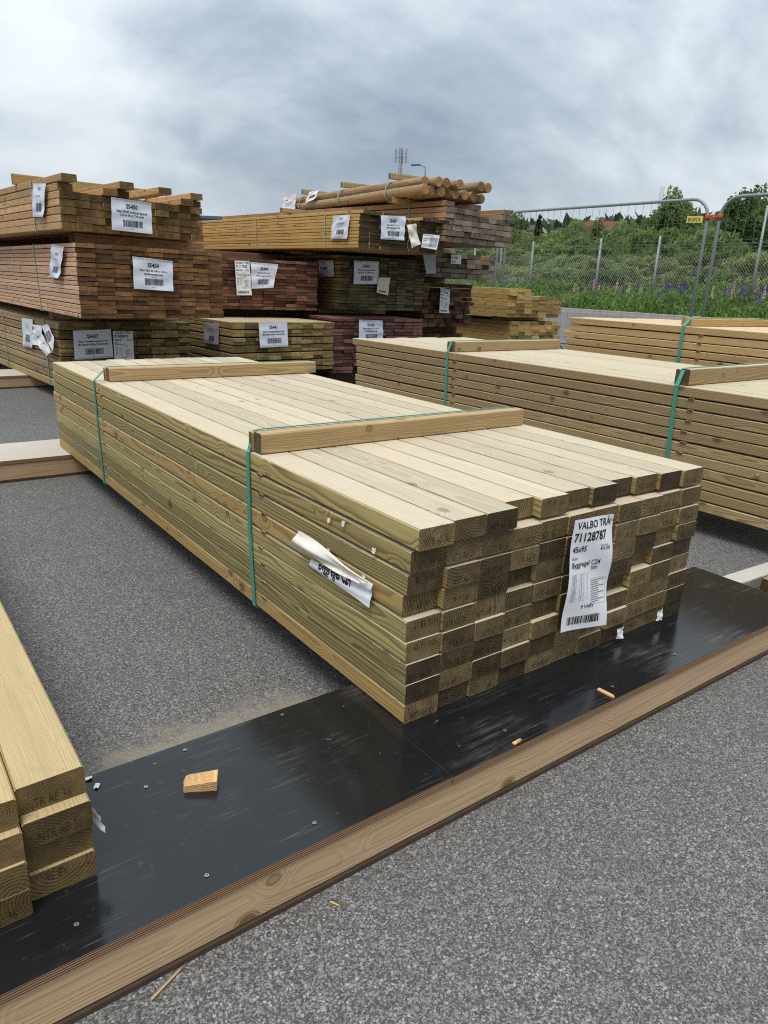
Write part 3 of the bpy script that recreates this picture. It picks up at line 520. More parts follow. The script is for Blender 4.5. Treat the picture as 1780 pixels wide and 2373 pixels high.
paper(gold, [(.726, -.07, .17), (.947, -.075, .171), (.908, -.075, .039), (.703, -.07, .049)], EN, [('t', 'NTR Trall information', .1, .12, .014, 'l', .01, 0)]+[('r', .45, .2+.07*k, .93, .225+.07*k, 1) for k in range(10)]+[('r', .08, .3, .3, .33, 1), ('r', .08, .45, .3, .48, 1)], .005, 78, 'paper')

d4 = package('rust brown package hidden low behind the gap package', 4.72, 5.9, 0, 0, 8, 7, .1, .0495, .0955, .045, 4.0, M['rust'], jit=.01, seed=80, use=lambda i, j: j > 4)
for yy in (6.05, 8.6): bearer('bearer in the dark gap under the rust brown studs, %s one' % ('front' if yy < 7 else 'rear'), M['dkbeam'], 4.75, yy, .3465, .75, .095, .085)
for yy in (6.15, 8.4): bearer('stacked bearer low under the rust brown package, %s one' % ('front' if yy < 7 else 'rear'), M['dkbeam'], 4.75, yy, -B, .75, .2, B+.24)
d3 = package('rust brown stud package with a long curled paper tag', 4.72, 5.76, .434, 0, 8, 10, .0965, .0505, .0955, .0455, 4.2, M['rust'], jit=.02, seed=81, roll=.008)
paper(d3, [(.196, -.06, .454), (.348, -.06, .435), (.346, -.06, .165), (.198, -.06, .169)], EN, valbo('71126087', '45x95', 'Byggregel C24', 11), .009, 81, 'paper')
for yy in (6.3, 8.4): bearer('grey bearer under the lower grey brown package, %s one' % ('front' if yy < 7 else 'rear'), M['greyw'], 4.6, yy, .9395, .9, .095, .060, .03)
d2 = package('lower grey brown stud package with a small square tag', 4.42, 5.39, 1.0, .05, 9, 5, .127, .0535, .1235, .047, 4.2, M['greybr'], jit=.012, seed=82, roll=.008, use=lambda i, j: not (j == 4 and i in (7,)))
paper(d2, [(.341, -.04, .245), (.504, -.04, .254), (.502, -.04, .151), (.343, -.04, .152)], EN, [('t', '# 10426', .1, .45, .030, 'l', .015, 0), ('t', 'Borås', .1, .85, .030, 'l', .015, 0)], .001, 82, 'paper', label='small white square tag reading 10426')
paper(d2, [(-.096, -.04, .252), (.107, -.04, .259), (.117, -.04, .036), (-.02, -.04, .027)], EN, [], .003, 83, 'greyp')
for yy in (5.7, 8.4): bearer('bearer between the two grey brown packages, %s one' % ('front' if yy < 7 else 'rear'), M['greybr'], 4.45, yy, 1.2685, .6, .095, .050, .06)
def u1(i, j): return j < 5 or (j == 5 and i in (0, 1, 2, 3, 6, 7)) or (j == 6 and i in (0, 3, 7))
d1 = package('upper grey brown stud package with loose top planks beneath the round poles', 4.0, 4.61, 1.32, .1, 8, 7, .127, .0534, .1235, .047, 4.2, M['greybr'], jit=.012, seed=83, roll=.012, use=u1)
side_strap(d1, .51, 1.016, .374, 'strap', .016)
for yy in (5.15, 7.2): bearer('short bearer under the round poles, %s one' % ('front' if yy < 7 else 'rear'), M['bearer'], 3.72-(.1 if yy > 7 else 0), yy, 1.672, 1.0, .07, .048, -.03)

e2 = package('lower yellow board package beside the asphalt gap', 6.28, 5.80, 0, 0, 7, 11, .135, .0455, .133, .043, 4.0, M['yellow'], jit=.02, seed=91, use=lambda i, j: j > 5 or i < 1)
for yy in (6.2, 8.8): bearer('thin bearer between the yellow board packages, %s one' % ('front' if yy < 7 else 'rear'), M['yellow'], 6.35, yy, .5005, .95, .095, .052)
e1 = package('upper yellow board package with a stepped top by the fence', 6.18, 5.79, .554, 0, 7, 8, .147, .0455, .1455, .0435, 4.0, M['yellow'], jit=.012, seed=92, use=lambda i, j: j < 6 or i < 3)

# round poles
lg = thing('pole_bundle', 'bundle of round turned poles strapped on top of the stack', 'pole bundle', (3.72, 4.72, 1.72+B), -.075, 'strapped timber packages in the yard')
def logmesh(L, r, sd):
    q = random.Random(sd); mb = MB(); pts = [(0, 0, 0), (0, .004, 0)]+[(q.gauss(0, .002), L*k/5, q.gauss(0, .002)) for k in range(1, 5)]+[(0, L-.004, 0), (0, L, 0)]
    mb.tube(pts, [r*.95]+[r*q.uniform(.97, 1.03) for _ in range(6)]+[r*.95], 14); me = mb.me('pole_mesh', M['log'], True)
    me.polygons.foreach_set('use_smooth', [len(p.vertices) < 5 for p in me.polygons]); return me
lms = [logmesh(3.0, .046, k) for k in range(4)]
for i in range(9): put('pole', lms[i % 4], lg, (.05+i*.102, random.gauss(0, .03)+(.06 if i > 6 else 0), .046), (0, random.random()*6, random.gauss(0, .001)))
for k, i in enumerate((0, 1, 2, 3.4, 5.6, 6.7)): put('pole', lms[(k+1) % 4], lg, (.10+i*.102, random.gauss(0, .03)-(.12 if i > 3 else .03), .127), (0, random.random()*6, random.gauss(0, .001)))
for yy in (.55, 1.55, 2.55):
    beamx('bearer', lg, M['bearer'], .04, .98, yy, .19, .045, .05)
    strap(lg, [(.4, -.004), (.03, -.003), (-.004, .03), (-.004, .07), (.01, .13), (.035, .19), (.036, .242), (.06, .245), (.97, .245), (1.0, .05)], yy+.022, .018, M['strapg'])
paper(lg, [(-.01, 2.98, .17), (-.01, 2.62, .19), (-.015, 2.62, .015), (-.015, 3.02, .0)], SD, [('t', 'Stolpe', .2, .3, .03, 'l', .01, 1), ('r', .2, .45, .8, .47, 1), ('r', .2, .55, .8, .57, 1), ('r', .2, .65, .8, .67, 1)], .006, 95, 'paper')
paper(lg, [(.03, 2.32, .19), (.03, 2.08, .195), (.0, 2.12, .09), (.0, 2.38, .075)], (-.9, 0, .3), [('bar', .2, .4, .8, .7, 4)], .006, 96, 'paper')

# ------------------------------------------------------------------ small things on the ground and the plywood
def chip(label, x, y, z, L, w, t, rz, m, ragged=.45, rx=0., cat='wood chip', name='wood_chip'):
    n = 7; r = random.Random(int(L*9999+x*77)); v = []; 
    for k in range(n+1):
        yy = -w/2+w*k/n; e = L*(1-ragged*r.random()*(.4+abs(k/n-.5)))
        v += [(0, yy, 0), (0, yy, t), (e*.97, yy, t*r.uniform(.6, 1)), (e, yy, 0)]
    f = []
    for k in range(n):
        a, b = k*4, k*4+4; f += [(a, a+1, b+1, b), (a+1, a+2, b+2, b+1), (a+2, a+3, b+3, b+2), (a+3, a, b, b+3)]
    f += [(3, 2, 1, 0), (n*4, n*4+1, n*4+2, n*4+3)]
    return tag(put(name, mesh('chip', v, f, [m]), None, (x, y, z), (rx, 0, rz)), label, cat)
chip('fresh split wood chip lying on the black plywood', -.408, .035, B+.0005, .066, .034, .020, R(152), M['wood_fresh'], .22)
chip('thin pale splinter on the black plywood near the package end', .479, -.145, B+.0005, .045, .010, .004, R(-85), M['wood_fresh'], .5, cat='splinter', name='splinter')
chip('small splinter at the plywood front edge', .15, -.184, B+.0005, .030, .008, .003, R(8), M['wood_fresh'], .6, cat='splinter', name='splinter')
chip('thin brown twig on the asphalt at the foot of the front beam', -.628, -.222, .001, .075, .004, .004, R(24), M['beam'], .5, cat='twig', name='twig')
chip('short pale straw on the asphalt below the front beam', -.319, -.22, .001, .022, .0025, .002, R(-60), M['wood_fresh'], .5, cat='straw', name='straw')
for k, (x, y, z, r_) in enumerate(((-.60, .178, B, .007), (-.593, .149, B, .007), (1.33, .165, B, .008))):
    root = thing('paper_scrap', ['small torn white scrap on the plywood corner by the near studs', 'tiny curled white scrap beside the near studs', 'white scrap at the far corner of the black plywood'][k], 'paper scrap', (x, y, z+.0005), k)
    paper(root, [(-r_, r_*.6, 0), (r_, r_*.7, 0), (r_*.8, -r_*.6, 0), (-r_*.9, -r_*.5, 0)], (0, 0, 1), [], .0016, 200+k, 'paper', .0006, 'sheet')
v_, f_ = [], []; rr_ = random.Random(4)
for k in range(330):
    if k < 210: x, y, z = rr_.uniform(-1.2, 1.5), -.197-abs(rr_.gauss(0, .05)), .0006
    elif k < 280: x, y, z = rr_.uniform(-1.0, .1), .195+abs(rr_.gauss(0, .05)), .0006
    elif k < 292: x, y, z = rr_.uniform(-.6, 1.4), rr_.uniform(-.185, .18), B+.0005
    else: x, y, z = rr_.uniform(-1.2, 1.2), rr_.uniform(-.8, -.2), .0006
    L_, w_, a_ = rr_.choice((.002, .003, .004, .007)), rr_.uniform(.0008, .002), rr_.random()*6.3; h_ = rr_.uniform(.0008, .0022); o_ = len(v_); c_, s_ = math.cos(a_), math.sin(a_)
    for (p_, q_, t_) in ((-L_, -w_, 0), (L_, -w_*.4, 0), (L_*.8, w_*.7, 0), (-L_*.7, w_, 0), (-L_*.6, 0, h_), (L_*.6, 0, h_)): v_.append((x+p_*c_-q_*s_, y+p_*s_+q_*c_, z+t_))
    f_ += [(o_+3, o_+2, o_+1, o_), (o_, o_+1, o_+5, o_+4), (o_+2, o_+3, o_+4, o_+5), (o_+1, o_+2, o_+5), (o_+3, o_, o_+4)]
tag(put('debris', mesh('debris', v_, f_, [M['debris']])), 'tiny bark crumbs and splinters scattered along the platform edges', 'debris', kind='stuff')
wp = put('weathered_plank', plankmesh(.074, .045, 1.2, M['greyw']), None, (1.565, .130, .0235), (0, 0, R(-93))); tag(wp, 'grey weathered plank lying on asphalt past the plywood end', 'plank')
db = put('beam_offcut', plankmesh(.095, .07, .9, M['dkbeam']), None, (1.66, .0, .0355), (0, 0, R(-91))); tag(db, 'dark brown beam end at the right past the plywood', 'beam')

# ------------------------------------------------------------------ fences
def round_frame(y0, y1, z0, z1, r, n=6):
    P = [(y0, z0), (y0, z1-r)]+[(y0+r-r*math.cos(a), z1-r+r*math.sin(a)) for a in [math.pi/2*k/n for k in range(1, n+1)]]
    P += [(y1-r+r*math.sin(a), z1-r+r*math.cos(a)) for a in [math.pi/2*k/n for k in range(0, n+1)]]+[(y1, z0)]
    return P
FX = 8.5; zt = 2.25
def fence_panel(y0, y1, label):
    root = thing('site_fence_panel', label, 'fence panel', (FX, 0, gz(FX)), 0, 'temporary fence panels'); zt_ = zt-gz(FX)
    put('tube_frame', MB().tube([(0, y, z) for y, z in round_frame(y0, y1, .12, zt_, .24)], .021, 10).me('frame', M['galv'], True), root)
    for z in (.2,): put('lower_rail', MB().tube([(0, y0, z), (0, y1, z)], .018, 8).me('rail', M['galv'], True), root)
    mb = MB(); y = y0+.12
    while y < y1-.05:
        top = zt_-.01
        for e in (y-y0, y1-y):
            if e < .24: top = min(top, zt_-.24+math.sqrt(max(.24**2-(.24-e)**2, 0)))
        s = random.gauss(0, .012); mb.tube([(0, y, .2), (0, y+s, top*.5), (0, y, top)], .0022, 4, cap=False); y += .125
    for z in (.45, .72, 1.0, 1.3, 1.62, 1.66, 1.93): mb.tube([(.004, y0, z), (.004, y1, z)], .0022, 4, cap=False)
    w = put('wire_mesh', mb.me('wires', M['galvd']), root); w['kind'] = 'stuff'
    for y in (y0, y1): put('foot_block', MB().box((-.3, y-.09, .0), (.3, y+.09, .13)).me('foot', M['concrete']), root)
    return root
fence_panel(.95, 4.43, 'temporary fence panel cut off by the frame at right')
fence_panel(4.60, 8.23, 'temporary fence panel carrying the yellow sign')
fence_panel(8.42, 11.9, 'temporary fence panel mostly behind the timber stacks')
cl = thing('fence_clamp', 'rusty orange clamp joining two fence panels', 'clamp', (FX, 4.515, 2.02))
put('collar', MB().tube([(0, .085, -.035), (0, .085, .035)], .033, 10).tube([(0, -.085, -.035), (0, -.085, .035)], .033, 10).me('collar', M['clamp'], True), cl)
put('bridge', MB().box((-.015, -.06, -.022), (.015, .06, .022)).me('bridge', M['clamp']), cl)
put('bolt', MB().tube([(-.05, -.03, 0), (.03, -.03, 0)], .009, 6).me('bolt', M['zinc']), cl)
sg = thing('fence_sign', 'small yellow sign reading BGFIX on the fence panel', 'sign', (FX-.012, 4.77, 2.0)); sg.rotation_euler = (R(1.5), 0, 0)
put('plate', MB().box((-.003, -.115, -.04), (.003, .115, .042)).me('plate', M['yellowsign']), sg)
d, f = textdata('BGFIX', .012); sc = .185/d[:, 0].max(); put('lettering', mesh('letters', [(-.0045, .095-x*sc, -.024+y*.068) for x, y in d], f, [M['ink']]), sg)

CX = 17.5
ch = thing('chain_link_fence', 'grey chain link fence with steel posts behind the lupins', 'fence', (CX, 0, 0))
for (y, zt_) in ((5.6, 2.55), (8.5, 3.2), (11.3, 2.58), (13.25, 2.55), (15.9, 2.52), (17.3, 3.3), (18.6, 2.5), (21.3, 2.5), (24., 2.5)):
    put('post', MB().tube([(0, y, .5), (0, y, zt_)], .032, 8).me('post', M['galv'], True), ch)
mb = MB(); y = 2.0; zb, zu = .55, 2.1
while y < 26:
    for s in (-1, 1): mb.tube([(.03, y, zb), (.03, y+s*(zu-zb)*.85, zu)], .0019, 3, cap=False)
    y += .075
put('chain_mesh', mb.me('chain', M['galv']), ch)['kind'] = 'stuff'
for z in (2.12, 2.28, 2.36, 2.44): put('line_wire', MB().tube([(-.03, 2, z), (-.03, 26, z)], .003, 4).me('lw', M['galv']), ch)

# ------------------------------------------------------------------ vegetation
def leafmesh(name, pts, size, m, asp=.4, up=.3, lean=(0, 0, 0)):
    n = len(pts); d = rng.normal(size=(n, 3)); d[:, 2] += up; d += np.array(lean); d /= np.linalg.norm(d, axis=1)[:, None]
    s = rng.normal(size=(n, 3)); s -= d*(s*d).sum(1)[:, None]; s /= np.linalg.norm(s, axis=1)[:, None]
    L = size*rng.uniform(.6, 1.4, (n, 1)); Wd = L*asp*.5
    v = np.stack([pts-d*L*.5, pts+s*Wd, pts+d*L*.5, pts-s*Wd], 1).reshape(-1, 3)
    me = bpy.data.meshes.new(name); me.vertices.add(4*n); me.vertices.foreach_set('co', v.ravel())
    me.loops.add(4*n); me.loops.foreach_set('vertex_index', np.arange(4*n, dtype=np.int32)); me.polygons.add(n); me.polygons.foreach_set('loop_start', np.arange(0, 4*n, 4, dtype=np.int32))
    me.materials.append(m); me.update(calc_edges=True); return me
def clumps(n, nc, rad, squash=1., shape='ball', cr=.34):
    c = rng.normal(size=(nc, 3)); c /= np.linalg.norm(c, axis=1)[:, None]; c *= rng.uniform(.35, .95, (nc, 1))**.6
    if shape == 'cone': z = rng.uniform(-1, 1, nc)**1; z = 1-2*np.sqrt(rng.uniform(0, 1, nc)); a = rng.uniform(0, 6.28, nc); r = (1-(z+1)/2)*rng.uniform(.5, 1, nc)*.62; c = np.stack([r*np.cos(a), r*np.sin(a), z], 1)
    k = rng.integers(0, nc, n); p = rng.normal(size=(n, 3)); p /= np.linalg.norm(p, axis=1)[:, None]; p *= rng.uniform(.3, 1, (n, 1))**.5*cr*(rng.uniform(.6, 1.3, nc)[k][:, None])
    if shape == 'cone': p[:, 2] *= .35; p[:, :2] *= (.25+.75*(1-(c[k, 2]+1)/2))[:, None]
    p = (c[k]+p)*np.array(rad); p[:, 2] *= squash; return p
def stemmesh(h, r, n, spread, m):
    mb = MB()
    for k in range(n):
        a = random.random()*6.28; q = [(0, 0, -.3)]+[(spread*t*t*math.cos(a)+random.gauss(0, .03*h*t), spread*t*t*math.sin(a)+random.gauss(0, .03*h*t), h*t) for t in (.3, .6, .9)]
        mb.tube(q, [r, r*.8, r*.5, r*.2], 5)
    return mb.me('stems', m, True)
# willow shrubs behind the chain link fence
shv = []
for k in range(5):
    p = clumps(3200, 26, (1.15, 1.35, 1.0)); p[:, 2] = p[:, 2]*.95+1.0
    shv.append((leafmesh('willow_foliage', p, .25, M['willow'], .26, .9, (0, -.5, 0)), stemmesh(1.7, .03, 7, 1.0, M['bark'])))
def shrub(x, y, s, sz, k, label, group):
    o = thing('willow_shrub', label, 'shrub', (x, y, tz(x)-.05), random.random()*.6, group); o.scale = (s, s, sz)
    put('foliage', shv[k][0], o); put('stems', shv[k][1], o)
ORD = 'first second third fourth fifth sixth seventh eighth ninth tenth eleventh twelfth thirteenth fourteenth'.split()
i = 0; rown = iter(('front row at the fence', 'second row of the thicket', 'third row of the thicket', 'fourth row of the thicket', 'fifth row of the thicket', 'sixth row of the thicket', 'hindmost row of the thicket'))
for x, st, s, sz in ((18.9, 1.7, .75, .42), (20.6, 1.8, .85, .52), (22.8, 2.0, .95, .6), (25.4, 2.1, 1.0, .68), (28.5, 2.4, 1.1, .76), (32.5, 2.8, 1.25, .9), (37, 3.2, 1.4, 1.0)):
    y = x/2.3-1.0; rw = next(rown); cn = 0
    while y < x/.93:
        yy = y+random.uniform(-.4, .4)
        if not (x < 20 and 9.6 < yy < 11.6):
            shrub(x+random.uniform(-.7, .7), yy, s*random.uniform(.85, 1.2), sz*random.uniform(.7, 1.5), i % 5, 'willow shrub, %s from right in the %s' % (ORD[cn], rw), 'willow shrubs of the thicket'); i += 1; cn += 1
        y += st
# trees
tv = {}
for nm, mt, sh, n, nc, rad, ls in (('broad', 'leaf', 'ball', 9000, 60, (1, 1, 1.05), .115), ('light', 'leafl', 'ball', 9000, 52, (1.05, 1.05, .9), .115), ('dark', 'leaf', 'ball', 9000, 48, (.85, .85, 1.2), .12), ('spruce', 'dark', 'cone', 8000, 110, (.62, .62, 1.), .10)):
    p = clumps(n, nc, rad, shape=sh, cr=.27 if sh == 'ball' else .22); tv[nm] = leafmesh(nm+'_crown', p, ls, M[mt], .45, .3, (.0, -.3, 0))
def tree(kind, label, x, y, top, rad, cat='tree', base=None):
    b = tz(x) if base is None else base; h = max(top-b, 1.5); o = thing(dict(spruce='spruce_tree').get(kind, 'broadleaf_tree'), label, cat, (x, y, b-.2), 0, 'trees beyond the fence')
    mb = MB().tube([(0, 0, 0), (.02*h, 0, h*.4), (0, .02*h, h*.8)], [.035*h, .025*h, .008*h], 7)
    for k in range(4): a = k*1.6+random.random(); mb.tube([(0, 0, h*(.3+.1*k)), (rad*.5*math.cos(a), rad*.5*math.sin(a), h*(.5+.1*k))], [.012*h, .004*h], 5)
    put('trunk', mb.me('trunk', M['bark'], True), o)
    zc = h*.52 if kind == 'spruce' else h-rad*1.0; s = h*.52 if kind == 'spruce' else rad
    put('crown', tv[kind], o, (0, 0, zc), (0, 0, random.random()*6), (rad if kind != 'spruce' else s, rad if kind != 'spruce' else s, s))
tree('spruce', 'pointed dark spruce beside the cream gabled house', 88.6, 80.7, 12.8, 3)
tree('broad', 'tall broadleaf tree in front of the spruce', 69.5, 68, 10.2, 2.6)
tree('broad', 'rounded tree just behind the leftmost fence post', 52.4, 53.2, 7.2, 2.6)
tree('light', 'light green tree right of the cream house', 63, 51.6, 7.7, 1.9)
tree('light', 'big rounded light green tree between the two houses', 67.3, 55.8, 8.9, 3.2)
tree('dark', 'slim dark tree standing before the red roof', 58, 45.4, 7.3, 1.7)
tree('broad', 'bushy tree right of the red house', 53.5, 39.2, 6.7, 2.3)
tree('broad', 'dark bushy tree left of the silver chimney', 50.4, 34.9, 6.5, 2.0)
tree('dark', 'tall dark tree in front of the silver chimney base', 42.6, 27.6, 6.9, 2.1)
tree('broad', 'mid green tree below the yellow sign', 38.6, 23.2, 4.6, 1.9)
tree('dark', 'large feathery tree at the far right of the hedge', 34.9, 18.3, 5.8, 1.8)
tree('light', 'low light tree behind the fence clamp', 40, 22.0, 4.8, 1.7)
tree('light', 'low bushy tree in front of the red house', 40.9, 31.2, 4.4, 1.9)
tree('light', 'low bushy tree below the cream house', 35.9, 32, 4.0, 1.9)
tree('broad', 'dark rounded bush tree at left end of the thicket', 36, 37.5, 4.6, 2.2)
tree('dark', 'dark tree crown at the right frame edge', 44, 22.2, 6.3, 2.4)
tree('light', 'pale leafy sapling in the middle of the thicket', 33, 22.0, 3.4, 1.3)
for k_, (x_, y_, tp, rd) in enumerate(sorted(((48, 45.5, 5.6, 2.6), (52, 43.5, 5.9, 2.6), (47, 37, 5.3, 2.4), (56, 48.5, 6.8, 2.6), (46, 31.5, 5.2, 2.4), (45, 27.0, 5.0, 2.2), (41, 25.0, 4.9, 2.1), (38, 20.6, 4.7, 2.0), (47, 34, 5.4, 2.2), (60, 58, 7.4, 2.8), (44, 42, 5.0, 2.5), (40, 36, 4.4, 2.1), (36, 26, 4.0, 1.7)), key=lambda q_: -q_[1]/q_[0])):
    tree(('light', 'broad')[k_ % 2], 'leafy tree in the green band above the thicket, %s from the stacks' % ORD[k_], x_, y_, tp, rd)
# far wooded ridge
p = np.concatenate([np.stack([x0+rng.uniform(-60, 60, 9000), rng.uniform(-150, 620, 9000), np.zeros(9000)], 1) for x0 in (360, 470, 620)])
p[:, 2] = np.array([tz(x) for x in p[:, 0]])+rng.uniform(0, 1, len(p))**1.5*11-1
tag(put('forest', leafmesh('far_forest', p, 7.5, M['far'], .5, 1.2)), 'distant dark wooded ridge on the skyline', 'forest', kind='stuff')
# herb layer and lupins in front of the chain link fence
n = 40000; p = np.stack([15.35+2.9*rng.uniform(0, 1, n)**1.0, rng.uniform(-2, 24, n), np.zeros(n)], 1)
hh = .36+.22*np.sin(p[:, 1]*1.7+p[:, 0])*np.sin(p[:, 1]*.63+2)+.16*np.clip((p[:, 0]-15.3)/1.5, 0, 1); hh = np.clip(hh, .15, .8)*np.clip((p[:, 0]-15.2)/.35, .25, 1)
p[:, 2] = np.array([tz(x) for x in p[:, 0]])+rng.uniform(0, 1, n)*hh
tag(put('undergrowth', leafmesh('herbs', p, .14, M['herb'], .3, .9)), 'dense green herbs and grass along the kerb', 'undergrowth', kind='stuff')
def lupin(pm, sd):
    r = np.random.default_rng(sd); q = []
    for k in range(70):
        t = k/70; a = k*2.4; rr = .034*(1-t)**.7+.005; q.append((rr*math.cos(a), rr*math.sin(a), .72+.36*t))
    return leafmesh('spike', np.array(q), .042, pm, .75, .2)
lst = MB().tube([(0, 0, 0), (.01, 0, .5), (0, 0, 1.05)], [.008, .006, .003], 5).me('stem', M['herb'])
q = []
for k in range(46): a = k*2.4; rr = .05+.16*random.random(); q.append((rr*math.cos(a), rr*math.sin(a), .15+.45*random.random()))
llf = leafmesh('lupin_leaves', np.array(q), .15, M['herb'], .25, .4)
LV = {k: lupin(M['p_'+k], i) for i, k in enumerate(('purple', 'violet', 'pink', 'ivory'))}
def lup(k, x, y, s):
    o = thing('lupin', {'purple': 'deep purple lupin spike among the herbs', 'violet': 'pale violet lupin spike among the herbs', 'pink': 'salmon pink lupin spike among the herbs', 'ivory': 'ivory lupin spike among the herbs'}[k], 'lupin', (x, y, tz(x)-.02), random.random()*6, k+' lupins')
    o.scale = (s, s, s); put('flower_spike', LV[k], o); put('stem', lst, o); put('leaves', llf, o)
for k, yc, sp, cnt, xc in (('pink', 12.6, .45, 8, 16.4), ('pink', 11.8, .5, 3, 16.8), ('purple', 9.9, .6, 13, 16.2), ('purple', 15.6, .5, 7, 16.9), ('violet', 16.2, .8, 6, 17.1), ('ivory', 8.75, .6, 4, 16.0), ('ivory', 10.9, .3, 4, 16.2), ('violet', 10.6, .5, 3, 16.9),
                           ('violet', 7.9, .5, 6, 16.8), ('purple', 7.5, .4, 8, 16.0), ('pink', 7.95, .3, 5, 16.7), ('purple', 7.0, .4, 8, 15.9), ('violet', 8.3, .6, 3, 17.0), ('ivory', 7.05, .3, 4, 15.8), ('violet', 13.9, .8, 2, 17.1)):
    for _ in range(cnt): lup(k, xc+random.gauss(0, .25), yc+random.gauss(0, sp), random.uniform(.55, .8))
# boulder
def boulder(label, x, y, z, sc_):
    r = np.random.default_rng(int(x*10)); v = r.normal(size=(26, 3)); v /= np.linalg.norm(v, axis=1)[:, None]; v *= r.uniform(.8, 1.1, (26, 1)); v *= np.array(sc_)
    import bmesh; bm = bmesh.new()
    for q_ in v: bm.verts.new(q_)
    bmesh.ops.convex_hull(bm, input=bm.verts); me = bpy.data.meshes.new('boulder'); bm.to_mesh(me); bm.free(); me.materials.append(M['rock'])
    tag(put('boulder', me, None, (x, y, z)), label, 'boulder')
boulder('pale pink granite boulder half hidden behind the chain link fence', 18.3, 11.0, .88, (.35, .62, .36))
boulder('smaller grey boulder right of the pink one', 18.4, 9.9, .85, (.25, .35, .28))

# ------------------------------------------------------------------ far buildings and masts
def rot_pt(o, rz): o.rotation_euler = (0, 0, rz)
rh = thing('red_house', 'red brick house with red tiled hipped roof above the trees', 'house', (131, 102, tz(131)), R(-36))
mb = MB().box((-4.6, -3.5, 0), (4.6, 3.5, 3.0)); put('wall', mb.me('wall', M['brickred']), rh)
v = [(-5.2, -4, 2.9), (5.2, -4, 2.9), (5.2, 4, 2.9), (-5.2, 4, 2.9), (-2.6, 0, 5.2), (4.6, 0, 5.2)]; rf = put('roof', mesh('roof', v, [(0, 1, 5, 4), (1, 2, 5), (2, 3, 4, 5), (3, 0, 4), (3, 2, 1, 0)], [M['roofred']]), rh)
put('chimney', MB().box((-.4, -.4, 4.9), (.4, .4, 5.9)).me('chimney', M['brickred']), rf)
for x in (-3, -.6, 1.8, 3.6):
    w = put('window', MB().box((x-.55, -3.58, 1.0), (x+.55, -3.48, 2.2)).me('window', M['whitew']), rh); put('pane', MB().box((x-.42, -3.61, 1.12), (x+.42, -3.57, 2.08)).me('pane', M['pane']), w)
wh = thing('cream_house', 'cream gabled house with dark roof among trees', 'house', (96, 87.4, tz(96)+1.2), R(-18)); wh.scale = (.75, .75, .75)
put('wall', mesh('w', [(-1.6, -1.2, 0), (1.6, -1.2, 0), (1.6, 4, 0), (-1.6, 4, 0), (-1.6, -1.2, 3), (1.6, -1.2, 3), (1.6, 4, 3), (-1.6, 4, 3), (0, -1.2, 4.1), (0, 4, 4.1)], [(0, 1, 5, 8, 4), (1, 2, 6, 5), (2, 3, 7, 9, 6), (3, 0, 4, 7)], [M['creamwall']]), wh)
mb = MB().add([(-1.95, -1.45, 2.85), (0, -1.45, 4.2), (0, 4.2, 4.2), (-1.95, 4.2, 2.85), (-1.95, -1.45, 3.0), (0, -1.45, 4.38), (0, 4.2, 4.38), (-1.95, 4.2, 3.0)], [(0, 1, 2, 3), (7, 6, 5, 4), (0, 4, 5, 1), (3, 2, 6, 7), (0, 3, 7, 4)])
mb.add([(1.95, -1.45, 2.85), (0, -1.45, 4.2), (0, 4.2, 4.2), (1.95, 4.2, 2.85), (1.95, -1.45, 3.0), (0, -1.45, 4.38), (0, 4.2, 4.38), (1.95, 4.2, 3.0)], [(3, 2, 1, 0), (4, 5, 6, 7), (1, 5, 4, 0), (7, 6, 2, 3), (4, 7, 3, 0)]); put('roof', mb.me('roof', M['roofdk']), wh)
w = put('window', MB().box((-1.68, .2, 1.4), (-1.58, 1.4, 2.4)).me('window', M['whitew']), wh); put('pane', MB().box((-1.70, .3, 1.5), (-1.67, 1.3, 2.3)).me('pane', M['pane']), w)
cy = thing('chimney_stack', 'tall silver factory chimney with a shorter pipe beside it', 'chimney', (430, 292, tz(430)))
hc = 66.9-tz(430)
put('flue', MB().tube([(0, 0, -8), (0, 0, hc)], [1.6, 1.35], 16).me('flue', plain('silver_flue', (.40, .42, .44), .5, .4, var=.1, sc=.2), True), cy)
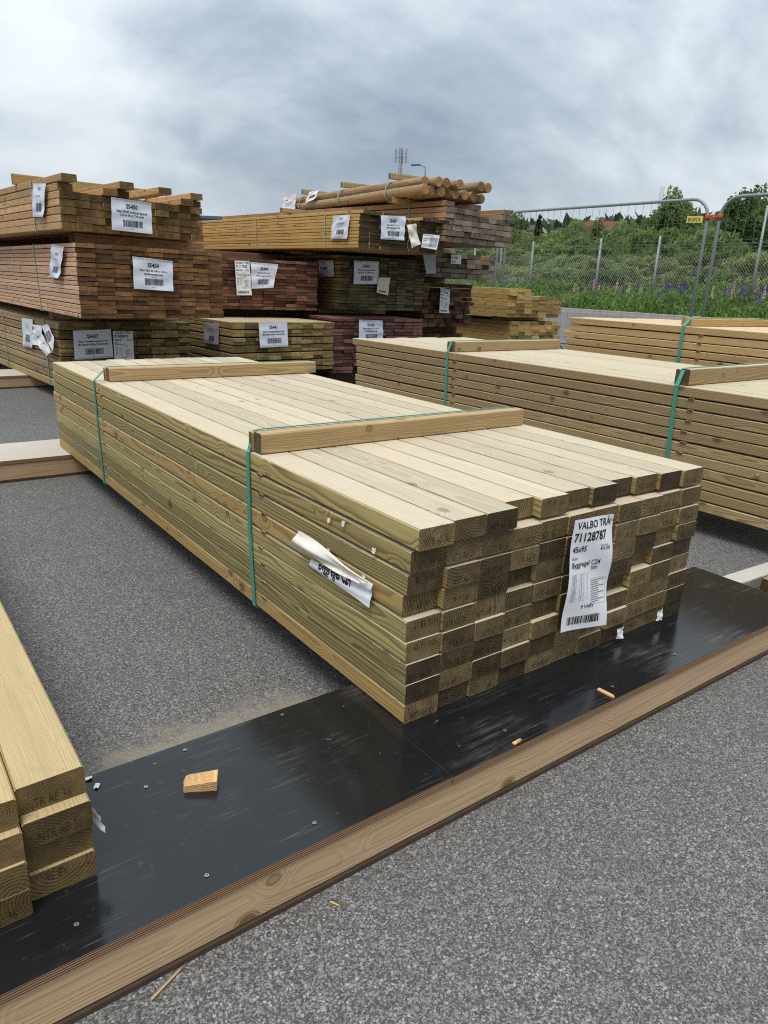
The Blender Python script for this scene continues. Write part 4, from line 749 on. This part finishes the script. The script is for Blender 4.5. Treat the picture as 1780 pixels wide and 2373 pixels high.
put('pipe', MB().tube([(3.2, -2.2, -8), (3.2, -2.2, hc-7)], .75, 10).me('pipe', M['galvd'], True), cy); put('cap', MB().tube([(3.2, -2.2, hc-7.6), (3.2, -2.2, hc-7)], 1.15, 10).me('cap', M['galvd']), cy)
mst = thing('telecom_mast', 'lattice telecom mast with panel antennas above the round poles', 'mast', (166.7, 219.8, -.4), R(36))
mb = MB(); HM = 47.2
for a in (0, 1, 2):
    t = a*2.094; mb.tube([(.75*math.cos(t), .75*math.sin(t), 0), (.6*math.cos(t), .6*math.sin(t), HM)], .12, 5)
for k in range(44):
    z = 3+k
    for a in (0, 1, 2):
        t, u = a*2.094, (a+1)*2.094; mb.tube([(.65*math.cos(t), .65*math.sin(t), z), (.65*math.cos(u), .65*math.sin(u), z+1)], .055, 4)
put('lattice', mb.me('lattice', M['galv']), mst)
put('crossarm', MB().tube([(-1.9, 0, HM-3), (1.9, 0, HM-3)], .09, 6).tube([(0, -1.9, HM-3), (0, 1.9, HM-3)], .09, 6).me('crossarm', M['galv']), mst)
for (x, y) in ((-1.9, 0), (1.9, 0), (0, -1.9), (0, 1.9)): put('antenna', MB().box((x-.2, y-.2, HM-4.8), (x+.2, y+.2, HM-.4)).me('antenna', M['galv']), mst)
lp = thing('street_lamp', 'street lamp head on a tall pole behind the round poles', 'street lamp', (47.7, 58.9, -.4))
put('pole', MB().tube([(0, 0, 0), (0, 0, 12.2), (-.03, .03, 12.5), (-.3, .3, 12.66), (-.6, .5, 12.7)], [.1, .05, .045, .04, .04], 8).me('pole', M['galvd'], True), lp)
put('lamp_head', MB().box((-.45, -.13, -.05), (.45, .13, .05)).me('head', M['roofdk']), lp, (-.75, .62, 12.68), (0, R(4), R(142)))
bw = thing('blue_warehouse', 'low blue warehouse roof edge between the two stacks', 'building', (26, 60, -.05), R(-37))
put('wall', MB().box((-9, 0, 0), (9, 14, 4.9)).me('wall', M['roofw']), bw); put('fascia', MB().box((-9.2, -.15, 4.9), (9.2, 14.2, 5.7)).me('fascia', M['blue']), bw); put('roof', MB().box((-9.4, -.3, 5.7), (9.4, 14.4, 5.92)).me('roof', M['roofw']), bw)
